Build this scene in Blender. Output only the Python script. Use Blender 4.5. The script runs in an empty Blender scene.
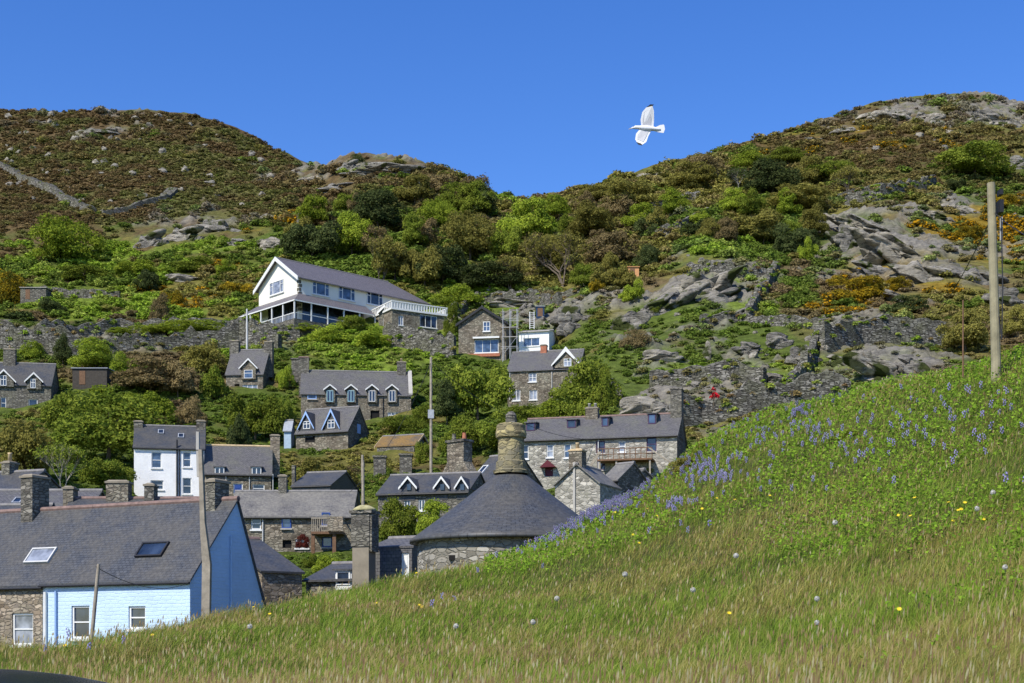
import bpy, math, random
import numpy as np
from mathutils import Vector, Matrix
rnd = random.Random(7)
NP = np.random.RandomState(11)
SC = bpy.context.scene
COL = SC.collection
# ------------------------------------------------------------------ camera, sky, sun
FPX, HY = 1400.0, 640.0          # focal length in px of a 1024 px wide picture, row of the horizon
cam_d = bpy.data.cameras.new('camera')
cam = bpy.data.objects.new('camera', cam_d); COL.objects.link(cam)
cam.location = (0, 0, 0); cam.rotation_euler = (math.pi/2, 0, 0)
cam_d.sensor_width = 36.0; cam_d.lens = 36.0*FPX/1024.0
cam_d.shift_y = (HY-341.5)/1024.0
cam_d.clip_start = 0.1; cam_d.clip_end = 9000
SC.camera = cam
SC.view_settings.view_transform = 'Standard'
SC.view_settings.look = 'None'
SC.view_settings.exposure = 0.32
SC.view_settings.gamma = 1.0
W = bpy.data.worlds.new('World'); SC.world = W; W.use_nodes = True
wn = W.node_tree; wn.nodes.clear()
SUN_EL = math.radians(47); SH = Vector((-0.62, -0.785, 0)).normalized()
sky = wn.nodes.new('ShaderNodeTexSky'); sky.sky_type = 'NISHITA'; sky.sun_disc = False
sky.sun_elevation = SUN_EL; sky.sun_rotation = math.atan2(SH.x, SH.y) % (2*math.pi)
sky.altitude = 500; sky.air_density = 1.0; sky.dust_density = 0.15; sky.ozone_density = 3.0
bg = wn.nodes.new('ShaderNodeBackground'); bg.inputs[1].default_value = 0.145
hsv = wn.nodes.new('ShaderNodeHueSaturation'); hsv.inputs['Hue'].default_value = 0.516; hsv.inputs['Saturation'].default_value = 1.31; hsv.inputs['Value'].default_value = 1.08
wo = wn.nodes.new('ShaderNodeOutputWorld')
wn.links.new(sky.outputs[0], hsv.inputs['Color']); wn.links.new(hsv.outputs[0], bg.inputs[0]); wn.links.new(bg.outputs[0], wo.inputs[0])
sl = bpy.data.lights.new('sun', 'SUN'); sl.energy = 4.7; sl.angle = math.radians(0.53); sl.color = (1.0, 0.94, 0.83)
so = bpy.data.objects.new('sun', sl); COL.objects.link(so)
SDIR = Vector((SH.x*math.cos(SUN_EL), SH.y*math.cos(SUN_EL), math.sin(SUN_EL)))
so.rotation_euler = SDIR.to_track_quat('Z', 'Y').to_euler(); so.location = (-30, -30, 60)

def P(px, py, Y):
    return Vector(((px-512)/FPX*Y, Y, (HY-py)/FPX*Y))

# ------------------------------------------------------------------ materials
def newmat(name):
    m = bpy.data.materials.new(name); m.use_nodes = True
    nt = m.node_tree; b = nt.nodes['Principled BSDF']
    return m, nt, b
def N(nt, typ, **kw):
    n = nt.nodes.new(typ)
    for k, v in kw.items():
        if k in n.inputs.keys(): n.inputs[k].default_value = v
        else: setattr(n, k, v)
    return n
def ramp(nt, stops, interp='LINEAR'):
    n = nt.nodes.new('ShaderNodeValToRGB'); n.color_ramp.interpolation = interp
    while len(n.color_ramp.elements) < len(stops): n.color_ramp.elements.new(0.5)
    for e, (p, c) in zip(n.color_ramp.elements, stops):
        e.position = p; e.color = (c[0], c[1], c[2], 1)
    return n
def mix(nt, a, b, f, mode='MIX'):
    n = nt.nodes.new('ShaderNodeMix'); n.data_type = 'RGBA'; n.blend_type = mode
    for i, v in ((0, f), (6, a), (7, b)):
        if isinstance(v, bpy.types.NodeSocket): nt.links.new(v, n.inputs[i])
        elif i == 0: n.inputs[0].default_value = v
        else: n.inputs[i].default_value = (v[0], v[1], v[2], 1)
    return n.outputs[2]
def plain(name, col, rough=0.6, vary=0.15, scale=3.0, metal=0.0, spec=0.3, bump=0.0):
    m, nt, b = newmat(name); L = nt.links
    tc = N(nt, 'ShaderNodeTexCoord')
    no = N(nt, 'ShaderNodeTexNoise', Scale=scale, Detail=6.0, Roughness=0.6); L.new(tc.outputs['Object'], no.inputs['Vector'])
    r = ramp(nt, [(0.3, [c*(1-vary) for c in col]), (0.7, [min(1, c*(1+vary)) for c in col])])
    L.new(no.outputs[0], r.inputs[0]); L.new(r.outputs[0], b.inputs['Base Color'])
    b.inputs['Roughness'].default_value = rough; b.inputs['Metallic'].default_value = metal
    b.inputs['Specular IOR Level'].default_value = spec
    if bump:
        bp = N(nt, 'ShaderNodeBump', Strength=bump, Distance=0.05); L.new(no.outputs[0], bp.inputs['Height']); L.new(bp.outputs[0], b.inputs['Normal'])
    return m
def stone(name, c1, c2, mortar, size=0.42, lichen=(0.30, 0.29, 0.22), bump=0.8, flat=1.9):
    """coursed rubble: voronoi cells squashed into courses, each with its own tone"""
    m, nt, b = newmat(name); L = nt.links
    uv = N(nt, 'ShaderNodeUVMap'); uv.uv_map = 'UVMap'
    mp = N(nt, 'ShaderNodeMapping'); mp.inputs['Scale'].default_value = (1/size, flat/size, 1); L.new(uv.outputs[0], mp.inputs[0])
    ns = N(nt, 'ShaderNodeTexNoise', Scale=1.1, Detail=4.0); L.new(mp.outputs[0], ns.inputs['Vector'])
    ad = N(nt, 'ShaderNodeVectorMath', operation='MULTIPLY_ADD'); L.new(ns.outputs['Color'], ad.inputs[0]); ad.inputs[1].default_value = (0.9, 0.8, 0); L.new(mp.outputs[0], ad.inputs[2])
    v = N(nt, 'ShaderNodeTexVoronoi', feature='F1', Scale=1.0, Randomness=0.75); L.new(ad.outputs[0], v.inputs['Vector'])
    ve = N(nt, 'ShaderNodeTexVoronoi', feature='DISTANCE_TO_EDGE', Scale=1.0, Randomness=0.75); L.new(ad.outputs[0], ve.inputs['Vector'])
    sep = N(nt, 'ShaderNodeSeparateColor'); L.new(v.outputs['Color'], sep.inputs[0])
    c3 = [x*0.55 for x in c1]; c4 = [min(1, x*1.45) for x in c2]
    r = ramp(nt, [(0.0, c3), (0.3, c1), (0.7, c2), (1.0, c4)]); L.new(sep.outputs[0], r.inputs[0])
    n2 = N(nt, 'ShaderNodeTexNoise', Scale=0.45, Detail=5.0); L.new(uv.outputs[0], n2.inputs['Vector'])
    r2 = ramp(nt, [(0.42, (0, 0, 0)), (0.68, (0.75, 0.75, 0.75))]); L.new(n2.outputs[0], r2.inputs[0])
    cc = mix(nt, r.outputs[0], lichen, r2.outputs[0])
    re = ramp(nt, [(0.02, (0, 0, 0)), (0.10, (1, 1, 1))]); L.new(ve.outputs['Distance'], re.inputs[0])
    cc = mix(nt, mortar, cc, re.outputs[0])
    L.new(cc, b.inputs['Base Color']); b.inputs['Roughness'].default_value = 0.95; b.inputs['Specular IOR Level'].default_value = 0.1
    bp = N(nt, 'ShaderNodeBump', Strength=bump, Distance=0.06); L.new(re.outputs[0], bp.inputs['Height']); L.new(bp.outputs[0], b.inputs['Normal'])
    return m
def slate(name, c1, c2, row=0.22, width=0.34, moss=(0.13, 0.13, 0.10), mossamt=0.62, rough=0.5):
    m, nt, b = newmat(name); L = nt.links
    uv = N(nt, 'ShaderNodeUVMap'); uv.uv_map = 'UVMap'
    br = N(nt, 'ShaderNodeTexBrick', Scale=1.0); L.new(uv.outputs[0], br.inputs['Vector'])
    br.inputs['Brick Width'].default_value = width; br.inputs['Row Height'].default_value = row
    br.inputs['Mortar Size'].default_value = 0.012; br.inputs['Bias'].default_value = 0.0
    br.inputs['Color1'].default_value = (*c1, 1); br.inputs['Color2'].default_value = (*c2, 1); br.inputs['Mortar'].default_value = (*[x*0.45 for x in c1], 1)
    n2 = N(nt, 'ShaderNodeTexNoise', Scale=0.55, Detail=10.0, Roughness=0.75); L.new(uv.outputs[0], n2.inputs['Vector'])
    r2 = ramp(nt, [(mossamt-0.14, (0, 0, 0)), (mossamt+0.04, (0.85, 0.85, 0.85))]); L.new(n2.outputs[0], r2.inputs[0])
    n3 = N(nt, 'ShaderNodeTexNoise', Scale=5.0, Detail=3.0); L.new(uv.outputs[0], n3.inputs['Vector'])
    r3 = ramp(nt, [(0.3, (0.74, 0.74, 0.76)), (0.7, (1.24, 1.22, 1.2))]); L.new(n3.outputs[0], r3.inputs[0])
    cc = mix(nt, br.outputs[0], moss, r2.outputs[0])
    cc = mix(nt, cc, r3.outputs[0], 1.0, 'MULTIPLY')
    L.new(cc, b.inputs['Base Color']); b.inputs['Roughness'].default_value = rough; b.inputs['Specular IOR Level'].default_value = 0.3
    bp = N(nt, 'ShaderNodeBump', Strength=0.6, Distance=0.02); L.new(br.outputs['Fac'], bp.inputs['Height']); bp.invert = True; L.new(bp.outputs[0], b.inputs['Normal'])
    return m
def painted(name, col, size=0.5, bump=0.5):
    """thick paint over rough stone"""
    m, nt, b = newmat(name); L = nt.links
    uv = N(nt, 'ShaderNodeUVMap'); uv.uv_map = 'UVMap'
    mp = N(nt, 'ShaderNodeMapping'); mp.inputs['Scale'].default_value = (1/size, 2/size, 1); L.new(uv.outputs[0], mp.inputs[0])
    nd = N(nt, 'ShaderNodeTexNoise', Scale=0.8, Detail=3.0); L.new(mp.outputs[0], nd.inputs['Vector'])
    ad = N(nt, 'ShaderNodeVectorMath', operation='MULTIPLY_ADD'); L.new(nd.outputs['Color'], ad.inputs[0]); ad.inputs[1].default_value = (0.9, 0.7, 0); L.new(mp.outputs[0], ad.inputs[2])
    ve = N(nt, 'ShaderNodeTexBrick', Scale=1.0); ve.inputs['Mortar Size'].default_value = 0.09; ve.inputs['Mortar Smooth'].default_value = 1.0; ve.inputs['Brick Width'].default_value = 0.9; ve.inputs['Row Height'].default_value = 0.55; L.new(ad.outputs[0], ve.inputs['Vector'])
    re = ramp(nt, [(0.0, (1, 1, 1)), (1.0, (0, 0, 0))]); L.new(ve.outputs['Fac'], re.inputs[0])
    no = N(nt, 'ShaderNodeTexNoise', Scale=0.7, Detail=8.0, Roughness=0.7); L.new(uv.outputs[0], no.inputs['Vector'])
    r = ramp(nt, [(0.3, [c*0.84 for c in col]), (0.65, col)]); L.new(no.outputs[0], r.inputs[0])
    L.new(r.outputs[0], b.inputs['Base Color']); b.inputs['Roughness'].default_value = 0.75; b.inputs['Specular IOR Level'].default_value = 0.2
    bp = N(nt, 'ShaderNodeBump', Strength=bump, Distance=0.04); L.new(re.outputs[0], bp.inputs['Height']); L.new(bp.outputs[0], b.inputs['Normal'])
    return m
def glassmat(name, col=(0.02, 0.03, 0.05), rough=0.08):
    m, nt, b = newmat(name)
    tc = N(nt, 'ShaderNodeTexCoord'); no = N(nt, 'ShaderNodeTexNoise', Scale=1.3, Detail=2.0); nt.links.new(tc.outputs['Object'], no.inputs['Vector'])
    r = ramp(nt, [(0.35, [c*0.5 for c in col]), (0.7, [c*1.8 for c in col])]); nt.links.new(no.outputs[0], r.inputs[0]); nt.links.new(r.outputs[0], b.inputs['Base Color'])
    b.inputs['Roughness'].default_value = rough; b.inputs['Specular IOR Level'].default_value = 0.8
    return m
def leafmat(name, c1, c2, trans=0.3, attr=None, nscale=1.6, objvar=0.25):
    m, nt, b = newmat(name); L = nt.links; nt.nodes.remove(b)
    out = [n for n in nt.nodes if n.type == 'OUTPUT_MATERIAL'][0]
    if attr:
        a = N(nt, 'ShaderNodeAttribute'); a.attribute_name = attr; colr = a.outputs['Color']
    else:
        tc = N(nt, 'ShaderNodeTexCoord'); no = N(nt, 'ShaderNodeTexNoise', Scale=nscale, Detail=4.0, Roughness=0.7); L.new(tc.outputs['Object'], no.inputs['Vector'])
        geo = N(nt, 'ShaderNodeNewGeometry')
        ma = N(nt, 'ShaderNodeMath', operation='MULTIPLY_ADD'); L.new(geo.outputs['Random Per Island'], ma.inputs[0]); ma.inputs[1].default_value = 0.35
        ma2 = N(nt, 'ShaderNodeMath', operation='SUBTRACT'); L.new(no.outputs[0], ma2.inputs[0]); ma2.inputs[1].default_value = 0.17; L.new(ma2.outputs[0], ma.inputs[2])
        r = ramp(nt, [(0.25, c1), (0.75, c2)]); L.new(ma.outputs[0], r.inputs[0])
        oi = N(nt, 'ShaderNodeObjectInfo'); hs = N(nt, 'ShaderNodeHueSaturation'); 
        mr = N(nt, 'ShaderNodeMapRange'); mr.inputs[3].default_value = 1-objvar; mr.inputs[4].default_value = 1+objvar; L.new(oi.outputs['Random'], mr.inputs[0])
        L.new(mr.outputs[0], hs.inputs['Value']); L.new(r.outputs[0], hs.inputs['Color']); colr = hs.outputs[0]
    d = N(nt, 'ShaderNodeBsdfDiffuse'); t = N(nt, 'ShaderNodeBsdfTranslucent'); ms = N(nt, 'ShaderNodeMixShader'); ms.inputs[0].default_value = trans
    L.new(colr, d.inputs[0]); L.new(colr, t.inputs[0]); L.new(d.outputs[0], ms.inputs[1]); L.new(t.outputs[0], ms.inputs[2]); L.new(ms.outputs[0], out.inputs[0])
    return m
M = {}
M['stone'] = stone('grey brown rubble stone', (0.145, 0.122, 0.092), (0.245, 0.21, 0.16), (0.15, 0.13, 0.10), size=0.36)
M['stone_grey'] = stone('dark grey stone', (0.125, 0.115, 0.10), (0.20, 0.185, 0.155), (0.10, 0.095, 0.08), size=0.36, lichen=(0.24, 0.23, 0.17), flat=2.6)
M['stone_pale'] = stone('pale pointed stone', (0.25, 0.235, 0.20), (0.40, 0.375, 0.32), (0.34, 0.32, 0.27), size=0.45)
M['stone_warm'] = stone('warm brown stone', (0.23, 0.18, 0.125), (0.33, 0.27, 0.20), (0.20, 0.17, 0.135), size=0.36, flat=2.3)
M['stone_dry'] = stone('dry stone walling', (0.10, 0.095, 0.083), (0.22, 0.208, 0.18), (0.035, 0.033, 0.026), size=0.5, lichen=(0.15, 0.15, 0.09), bump=0.8, flat=3.2)
M['stone_round'] = stone('lichened boulder masonry', (0.20, 0.185, 0.15), (0.30, 0.28, 0.235), (0.19, 0.175, 0.14), size=0.42, lichen=(0.35, 0.33, 0.27))
M['slate'] = slate('weathered slate', (0.100, 0.097, 0.096), (0.138, 0.134, 0.132), row=.17, width=.26)
M['slate_blue'] = slate('blue grey slate', (0.050, 0.056, 0.066), (0.072, 0.079, 0.090), row=.15, width=.24, mossamt=0.54, moss=(0.088, 0.084, 0.074))
M['slate_old'] = slate('old lichened slate', (0.105, 0.10, 0.095), (0.15, 0.145, 0.135), moss=(0.20, 0.19, 0.16), mossamt=0.52)
M['slate_mauve'] = slate('mauve slate', (0.13, 0.12, 0.125), (0.175, 0.16, 0.165), mossamt=0.75)
M['slate_moss'] = slate('moss covered slate', (0.10, 0.09, 0.07), (0.14, 0.11, 0.07), moss=(0.24, 0.145, 0.035), mossamt=0.50)
M['white'] = plain('white gloss paint', (0.70, 0.70, 0.67), 0.45, 0.06)
M['cream'] = plain('cream render', (0.76, 0.73, 0.63), 0.8, 0.05, 0.6)
M['wrender'] = painted('white painted wall', (0.88, 0.88, 0.86), 0.5, 0.25)
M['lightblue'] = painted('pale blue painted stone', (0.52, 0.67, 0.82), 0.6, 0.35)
M['shadeblue'] = painted('pale blue paint with gable shade', (0.42, 0.60, 0.80), 0.6, 0.35)  # same pale blue paint, darkened so the colour holds the gable's shade
M['bluepaint'] = plain('blue gloss paint', (0.03, 0.07, 0.26), 0.35, 0.1)
M['paleblue'] = plain('pale blue paint', (0.28, 0.42, 0.68), 0.5, 0.1)
M['teal'] = plain('pale green paint', (0.35, 0.55, 0.60), 0.5, 0.1)
M['red'] = plain('red cloth', (0.62, 0.03, 0.05), 0.7, 0.2)
M['redtile'] = plain('terracotta ridge tile', (0.20, 0.135, 0.115), 0.85, 0.3, 4.0)
M['greyridge'] = plain('grey ridge tile', (0.20, 0.19, 0.18), 0.85, 0.25, 4.0)
M['pot'] = plain('chimney pot clay', (0.50, 0.38, 0.22), 0.9, 0.25, 4.0)
M['potred'] = plain('red chimney pot clay', (0.36, 0.14, 0.08), 0.9, 0.25, 4.0)
M['lead'] = plain('lead flashing', (0.30, 0.32, 0.35), 0.55, 0.15, 3.0)
M['wood'] = plain('weathered grey timber', (0.30, 0.26, 0.20), 0.9, 0.3, 5.0, bump=0.3)
M['brownwood'] = plain('brown timber', (0.16, 0.09, 0.05), 0.8, 0.3, 6.0)
M['rendbrown'] = plain('brown cement render', (0.23, 0.20, 0.15), 0.95, 0.22, 1.6, bump=0.2)
M['concrete'] = plain('pale concrete', (0.40, 0.38, 0.34), 0.9, 0.15, 1.2)
M['capmoss'] = plain('mossy stone cap', (0.36, 0.33, 0.17), 0.95, 0.35, 3.0, bump=0.4)
M['yellowstone'] = stone('ochre lichened stone drum', (0.17, 0.145, 0.085), (0.30, 0.25, 0.12), (0.22, 0.19, 0.11), size=0.45, lichen=(0.27, 0.25, 0.18), bump=0.6)
M['dark'] = plain('dark opening', (0.012, 0.011, 0.010), 0.9, 0.2)
M['gutter'] = plain('black gutter', (0.02, 0.02, 0.022), 0.5, 0.2)
M['pipegrey'] = plain('pale downpipe', (0.50, 0.50, 0.48), 0.6, 0.1)
M['steel'] = plain('galvanised steel', (0.42, 0.42, 0.42), 0.45, 0.15, 4.0, metal=0.5)
M['orange'] = plain('orange terracotta', (0.55, 0.28, 0.12), 0.8, 0.15)
M['darkred'] = plain('dark red paint', (0.10, 0.012, 0.018), 0.5, 0.2)
M['mauve'] = plain('dark mauve paint', (0.06, 0.03, 0.075), 0.5, 0.2)
M['glass'] = glassmat('window glass')
M['skyglass'] = glassmat('glass tinted with sky reflection', (0.05, 0.08, 0.135), 0.06)  # the sky's reflection is put into the blue of the pane
M['curtain'] = glassmat('glass before pale curtain', (0.22, 0.24, 0.28), 0.15)
M['bark'] = plain('bark', (0.10, 0.08, 0.055), 0.95, 0.35, 2.0)
M['barkpale'] = plain('pale bark', (0.30, 0.27, 0.22), 0.95, 0.3, 2.0)
M['twig'] = plain('bare twigs', (0.14, 0.11, 0.08), 0.95, 0.3, 2.0)

# ------------------------------------------------------------------ mesh helpers
class MB:
    def __init__(s): s.v = []; s.f = []; s.m = []
    def add(s, vs, fs, mi=0):
        o = len(s.v); s.v += [tuple(x) for x in vs]; s.f += [tuple(i+o for i in f) for f in fs]; s.m += [mi]*len(fs)
    def box(s, x0, x1, y0, y1, z0, z1, mi=0):
        s.add([(x0,y0,z0),(x1,y0,z0),(x1,y1,z0),(x0,y1,z0),(x0,y0,z1),(x1,y0,z1),(x1,y1,z1),(x0,y1,z1)],
              [(0,3,2,1),(4,5,6,7),(0,1,5,4),(1,2,6,5),(2,3,7,6),(3,0,4,7)], mi)
    def quad(s, a, b, c, d, mi=0): s.add([a,b,c,d], [(0,1,2,3)], mi)
    def poly(s, pts, mi=0): s.add(pts, [tuple(range(len(pts)))], mi)
    def prism(s, pts, off, mi=0):
        """closed solid: planar polygon pts swept by vector off"""
        n = len(pts); off = Vector(off); a = [Vector(p) for p in pts]; b = [p+off for p in a]
        s.add(a+b, [tuple(range(n-1, -1, -1)), tuple(range(n, 2*n))] + [(i, (i+1) % n, n+(i+1) % n, n+i) for i in range(n)], mi)
    def tube(s, pts, radii, seg=8, mi=0, cap=True):
        pts = [Vector(p) for p in pts]; rings = []
        for i, p in enumerate(pts):
            t = (pts[min(i+1, len(pts)-1)]-pts[max(i-1, 0)]).normalized()
            ref = Vector((0, 0, 1)) if abs(t.z) < 0.9 else Vector((1, 0, 0))
            a = t.cross(ref).normalized(); b2 = t.cross(a).normalized()
            r = radii[i] if hasattr(radii, '__len__') else radii
            rings.append([p+(a*math.cos(2*math.pi*k/seg)+b2*math.sin(2*math.pi*k/seg))*r for k in range(seg)])
        vs = [v for r in rings for v in r]; fs = []
        for i in range(len(pts)-1):
            for k in range(seg):
                fs.append((i*seg+k, i*seg+(k+1) % seg, (i+1)*seg+(k+1) % seg, (i+1)*seg+k))
        if cap: fs += [tuple(range(seg-1, -1, -1)), tuple(range((len(pts)-1)*seg, len(pts)*seg))]
        s.add(vs, fs, mi)
    def lathe(s, prof, seg=48, mi=0, jit=0.0, centre=(0, 0)):
        vs = []; n = len(prof)
        for k in range(seg):
            a = 2*math.pi*k/seg
            for (r, z) in prof:
                j = 1+rnd.uniform(-jit, jit)
                vs.append((centre[0]+r*j*math.cos(a), centre[1]+r*j*math.sin(a), z))
        fs = []
        for k in range(seg):
            k2 = (k+1) % seg
            for i in range(n-1): fs.append((k*n+i, k2*n+i, k2*n+i+1, k*n+i+1))
        s.add(vs, fs, mi)
    def mesh(s, name, mats, smooth=False, fix=True):
        me = bpy.data.meshes.new(name); me.from_pydata(s.v, [], s.f)
        for m in (mats if isinstance(mats, (list, tuple)) else [mats]): me.materials.append(M[m] if isinstance(m, str) else m)
        me.polygons.foreach_set('material_index', s.m)
        if smooth: me.polygons.foreach_set('use_smooth', [True]*len(s.f))
        me.update()
        if fix:
            import bmesh
            bm = bmesh.new(); bm.from_mesh(me); bmesh.ops.recalc_face_normals(bm, faces=bm.faces); bm.to_mesh(me); bm.free()
        autouv(me); return me
    def build(s, name, mats, parent=None, smooth=False, fix=True):
        return link(name, s.mesh(name, mats, smooth, fix), parent)
def autouv(me):
    uv = me.uv_layers.new(name='UVMap') if not me.uv_layers else me.uv_layers[0]
    out = np.zeros((len(me.loops), 2), np.float32)
    vs = [v.co for v in me.vertices]
    for p in me.polygons:
        n = p.normal; ax, ay, az = abs(n.x), abs(n.y), abs(n.z)
        for li in p.loop_indices:
            c = vs[me.loops[li].vertex_index]
            if az > 0.93: out[li] = (c.x, c.y)
            elif ay >= ax: out[li] = (c.x, c.z if az < 0.3 else c.z/max(0.2, math.sqrt(1-az*az)))
            else: out[li] = (c.y, c.z if az < 0.3 else c.z/max(0.2, math.sqrt(1-az*az)))
    uv.data.foreach_set('uv', out.ravel())
def link(name, me, parent=None):
    o = bpy.data.objects.new(name, me); COL.objects.link(o)
    if parent is not None: o.parent = parent
    return o
def tag(o, label=None, cat=None, group=None, kind=None):
    if label: o['label'] = label
    if cat: o['category'] = cat
    if group: o['group'] = group
    if kind: o['kind'] = kind
    return o
def empty(name, loc=(0, 0, 0), rz=0.0, label=None, cat=None, group=None):
    o = bpy.data.objects.new(name, None); COL.objects.link(o); o.location = loc; o.rotation_euler = (0, 0, rz); o.empty_display_size = 0.2
    return tag(o, label, cat, group)
def np_mesh(name, V, F, mats, col=None, smooth=False):
    """V (n,3), F (m,k) with k 3 or 4; col per-vertex (n,3)"""
    me = bpy.data.meshes.new(name); n, (m, k) = len(V), F.shape
    me.vertices.add(n); me.vertices.foreach_set('co', V.astype(np.float32).ravel())
    me.loops.add(m*k); me.loops.foreach_set('vertex_index', F.astype(np.int32).ravel())
    me.polygons.add(m); me.polygons.foreach_set('loop_start', np.arange(0, m*k, k, dtype=np.int32))
    me.polygons.foreach_set('loop_total', np.full(m, k, np.int32))
    if smooth: me.polygons.foreach_set('use_smooth', np.ones(m, bool))
    for mm in (mats if isinstance(mats, (list, tuple)) else [mats]): me.materials.append(M[mm] if isinstance(mm, str) else mm)
    me.update(calc_edges=True)
    if col is not None:
        a = me.color_attributes.new('col', 'FLOAT_COLOR', 'POINT')
        c = np.ones((n, 4), np.float32); c[:, :3] = col; a.data.foreach_set('color', c.ravel())
    return me
# value noise ---------------------------------------------------------------
_T = np.random.RandomState(5).rand(256, 256)
def vnoise(x, y):
    xi = np.floor(x).astype(int); yi = np.floor(y).astype(int); fx = x-xi; fy = y-yi
    fx = fx*fx*(3-2*fx); fy = fy*fy*(3-2*fy); a = xi & 255; b = yi & 255; a1 = (a+1) & 255; b1 = (b+1) & 255
    return (_T[a, b]*(1-fx)+_T[a1, b]*fx)*(1-fy)+(_T[a, b1]*(1-fx)+_T[a1, b1]*fx)*fy
def fbm(x, y, o=4):
    s = 0; w = 0.5; t = 0
    for i in range(o):
        s = s+w*vnoise(x*2**i+17.3*i, y*2**i+5.1*i); t += w; w *= 0.5
    return s/t
# ------------------------------------------------------------------ hillside height field
_SKY = [(-400, 125), (0, 109), (70, 108), (140, 110), (190, 113), (230, 125), (265, 140), (300, 161), (328, 168), (345, 156), (365, 153), (400, 155), (430, 162), (460, 176),
        (500, 192), (530, 198), (560, 193), (600, 181), (640, 170), (680, 159), (720, 148), (760, 137), (800, 125), (840, 113), (880, 100), (910, 97), (950, 93), (990, 94), (1024, 103), (1400, 150)]
_RID = [(-400, 430), (265, 425), (300, 400), (330, 365), (460, 345), (530, 330), (600, 335), (700, 360), (800, 400), (900, 430), (1400, 430)]
_C = {
 -300: [(45,700),(60,715),(90,560),(120,520),(170,440),(210,370),(260,310),(330,235)],
 0: [(45,695),(62,715),(75,620),(85,560),(105,522),(130,482),(178,412),(205,352),(225,332),(260,292),(300,240),(350,190)],
 100: [(45,690),(62,710),(75,610),(90,556),(125,500),(150,455),(180,402),(205,352),(225,331),(250,303),(290,258),(340,198)],
 165: [(45,685),(62,700),(75,610),(95,552),(140,499),(165,442),(190,387),(208,350),(225,331),(250,300),(290,250),(340,198)],
 240: [(45,685),(62,690),(75,600),(88,582),(105,553),(140,492),(165,445),(195,394),(210,352),(222,327),(250,295),(300,235),(350,192)],
 340: [(45,680),(62,680),(80,590),(105,552),(130,505),(165,447),(180,424),(200,372),(222,326),(250,285),(290,228)],
 440: [(45,680),(62,660),(90,550),(115,512),(140,480),(165,440),(190,387),(210,347),(228,329),(255,285),(290,237)],
 530: [(45,690),(62,640),(90,545),(130,485),(150,447),(180,404),(205,358),(215,332),(240,300),(270,258)],
 620: [(45,690),(62,640),(100,515),(128,478),(140,440),(150,407),(175,365),(205,325),(240,277),(280,230)],
 700: [(45,690),(62,640),(100,510),(125,475),(135,437),(150,397),(170,365),(195,320),(225,274),(270,217)],
 800: [(45,690),(62,620),(100,480),(130,425),(145,392),(165,360),(190,325),(220,285),(270,226),(320,178)],
 900: [(45,690),(62,600),(100,460),(140,392),(165,360),(190,322),(220,280),(270,212),(330,155)],
 1024: [(45,690),(62,600),(100,440),(140,380),(170,347),(200,310),(240,260),(290,202),(350,152)],
 1400: [(45,690),(62,600),(100,440),(140,390),(170,355),(200,320),(240,275),(290,222),(350,180)],
}
_skx, _sky_ = zip(*_SKY); _rx, _rr = zip(*_RID)
UG = np.linspace(-1.0, 1.0, 901)*0.62              # direction x/Y
PXG = UG*FPX+512
YG = np.exp(np.linspace(math.log(44), math.log(2600), 760))
def _column(px, lst):
    R = np.interp(px, _rx, _rr); s = np.interp(px, _skx, _sky_)
    ys = [a for a, b in lst]+[R, R*1.12, R*1.4, R*2.2, 2600]; ps = [b for a, b in lst]+[s, s+12, s+70, 380, 640]
    return np.array(ys), (HY-np.array(ps))/FPX
_cols = sorted(_C)
# columns are blended at matching fractions of ridge distance
_grid = np.zeros((len(_cols), len(YG)))
_tt = np.linspace(0, 1, len(YG))
def _prof(px, lst):
    ys, vs = _column(px, lst); return np.interp(np.log(YG), np.log(ys), vs)
V0 = np.array([_prof(c, _C[c]) for c in _cols])
Zg = np.zeros((len(UG), len(YG)))
for i, px in enumerate(PXG):
    p = min(max(px, _cols[0]), _cols[-1]-1e-6); k = np.searchsorted(_cols, p, side='right')-1; f = (p-_cols[k])/(_cols[k+1]-_cols[k])
    f = f*f*(3-2*f)
    a = _prof(px, _C[_cols[k]]); b = _prof(px, _C[_cols[k+1]])
    Zg[i] = (a*(1-f)+b*f)
def _smooth(a, n, ax):
    k = np.hanning(2*n+3)[1:-1]; k /= k.sum()
    pad = [(0, 0), (0, 0)]; pad[ax] = (n, n)
    ap = np.pad(a, pad, mode='edge'); return np.apply_along_axis(lambda r: np.convolve(r, k, 'valid'), ax, ap)
Zg = _smooth(_smooth(Zg, 3, 1), 4, 0)
Zg = Zg*YG[None, :]
XX = UG[:, None]*YG[None, :]; YY = np.broadcast_to(YG[None, :], XX.shape)
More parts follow.
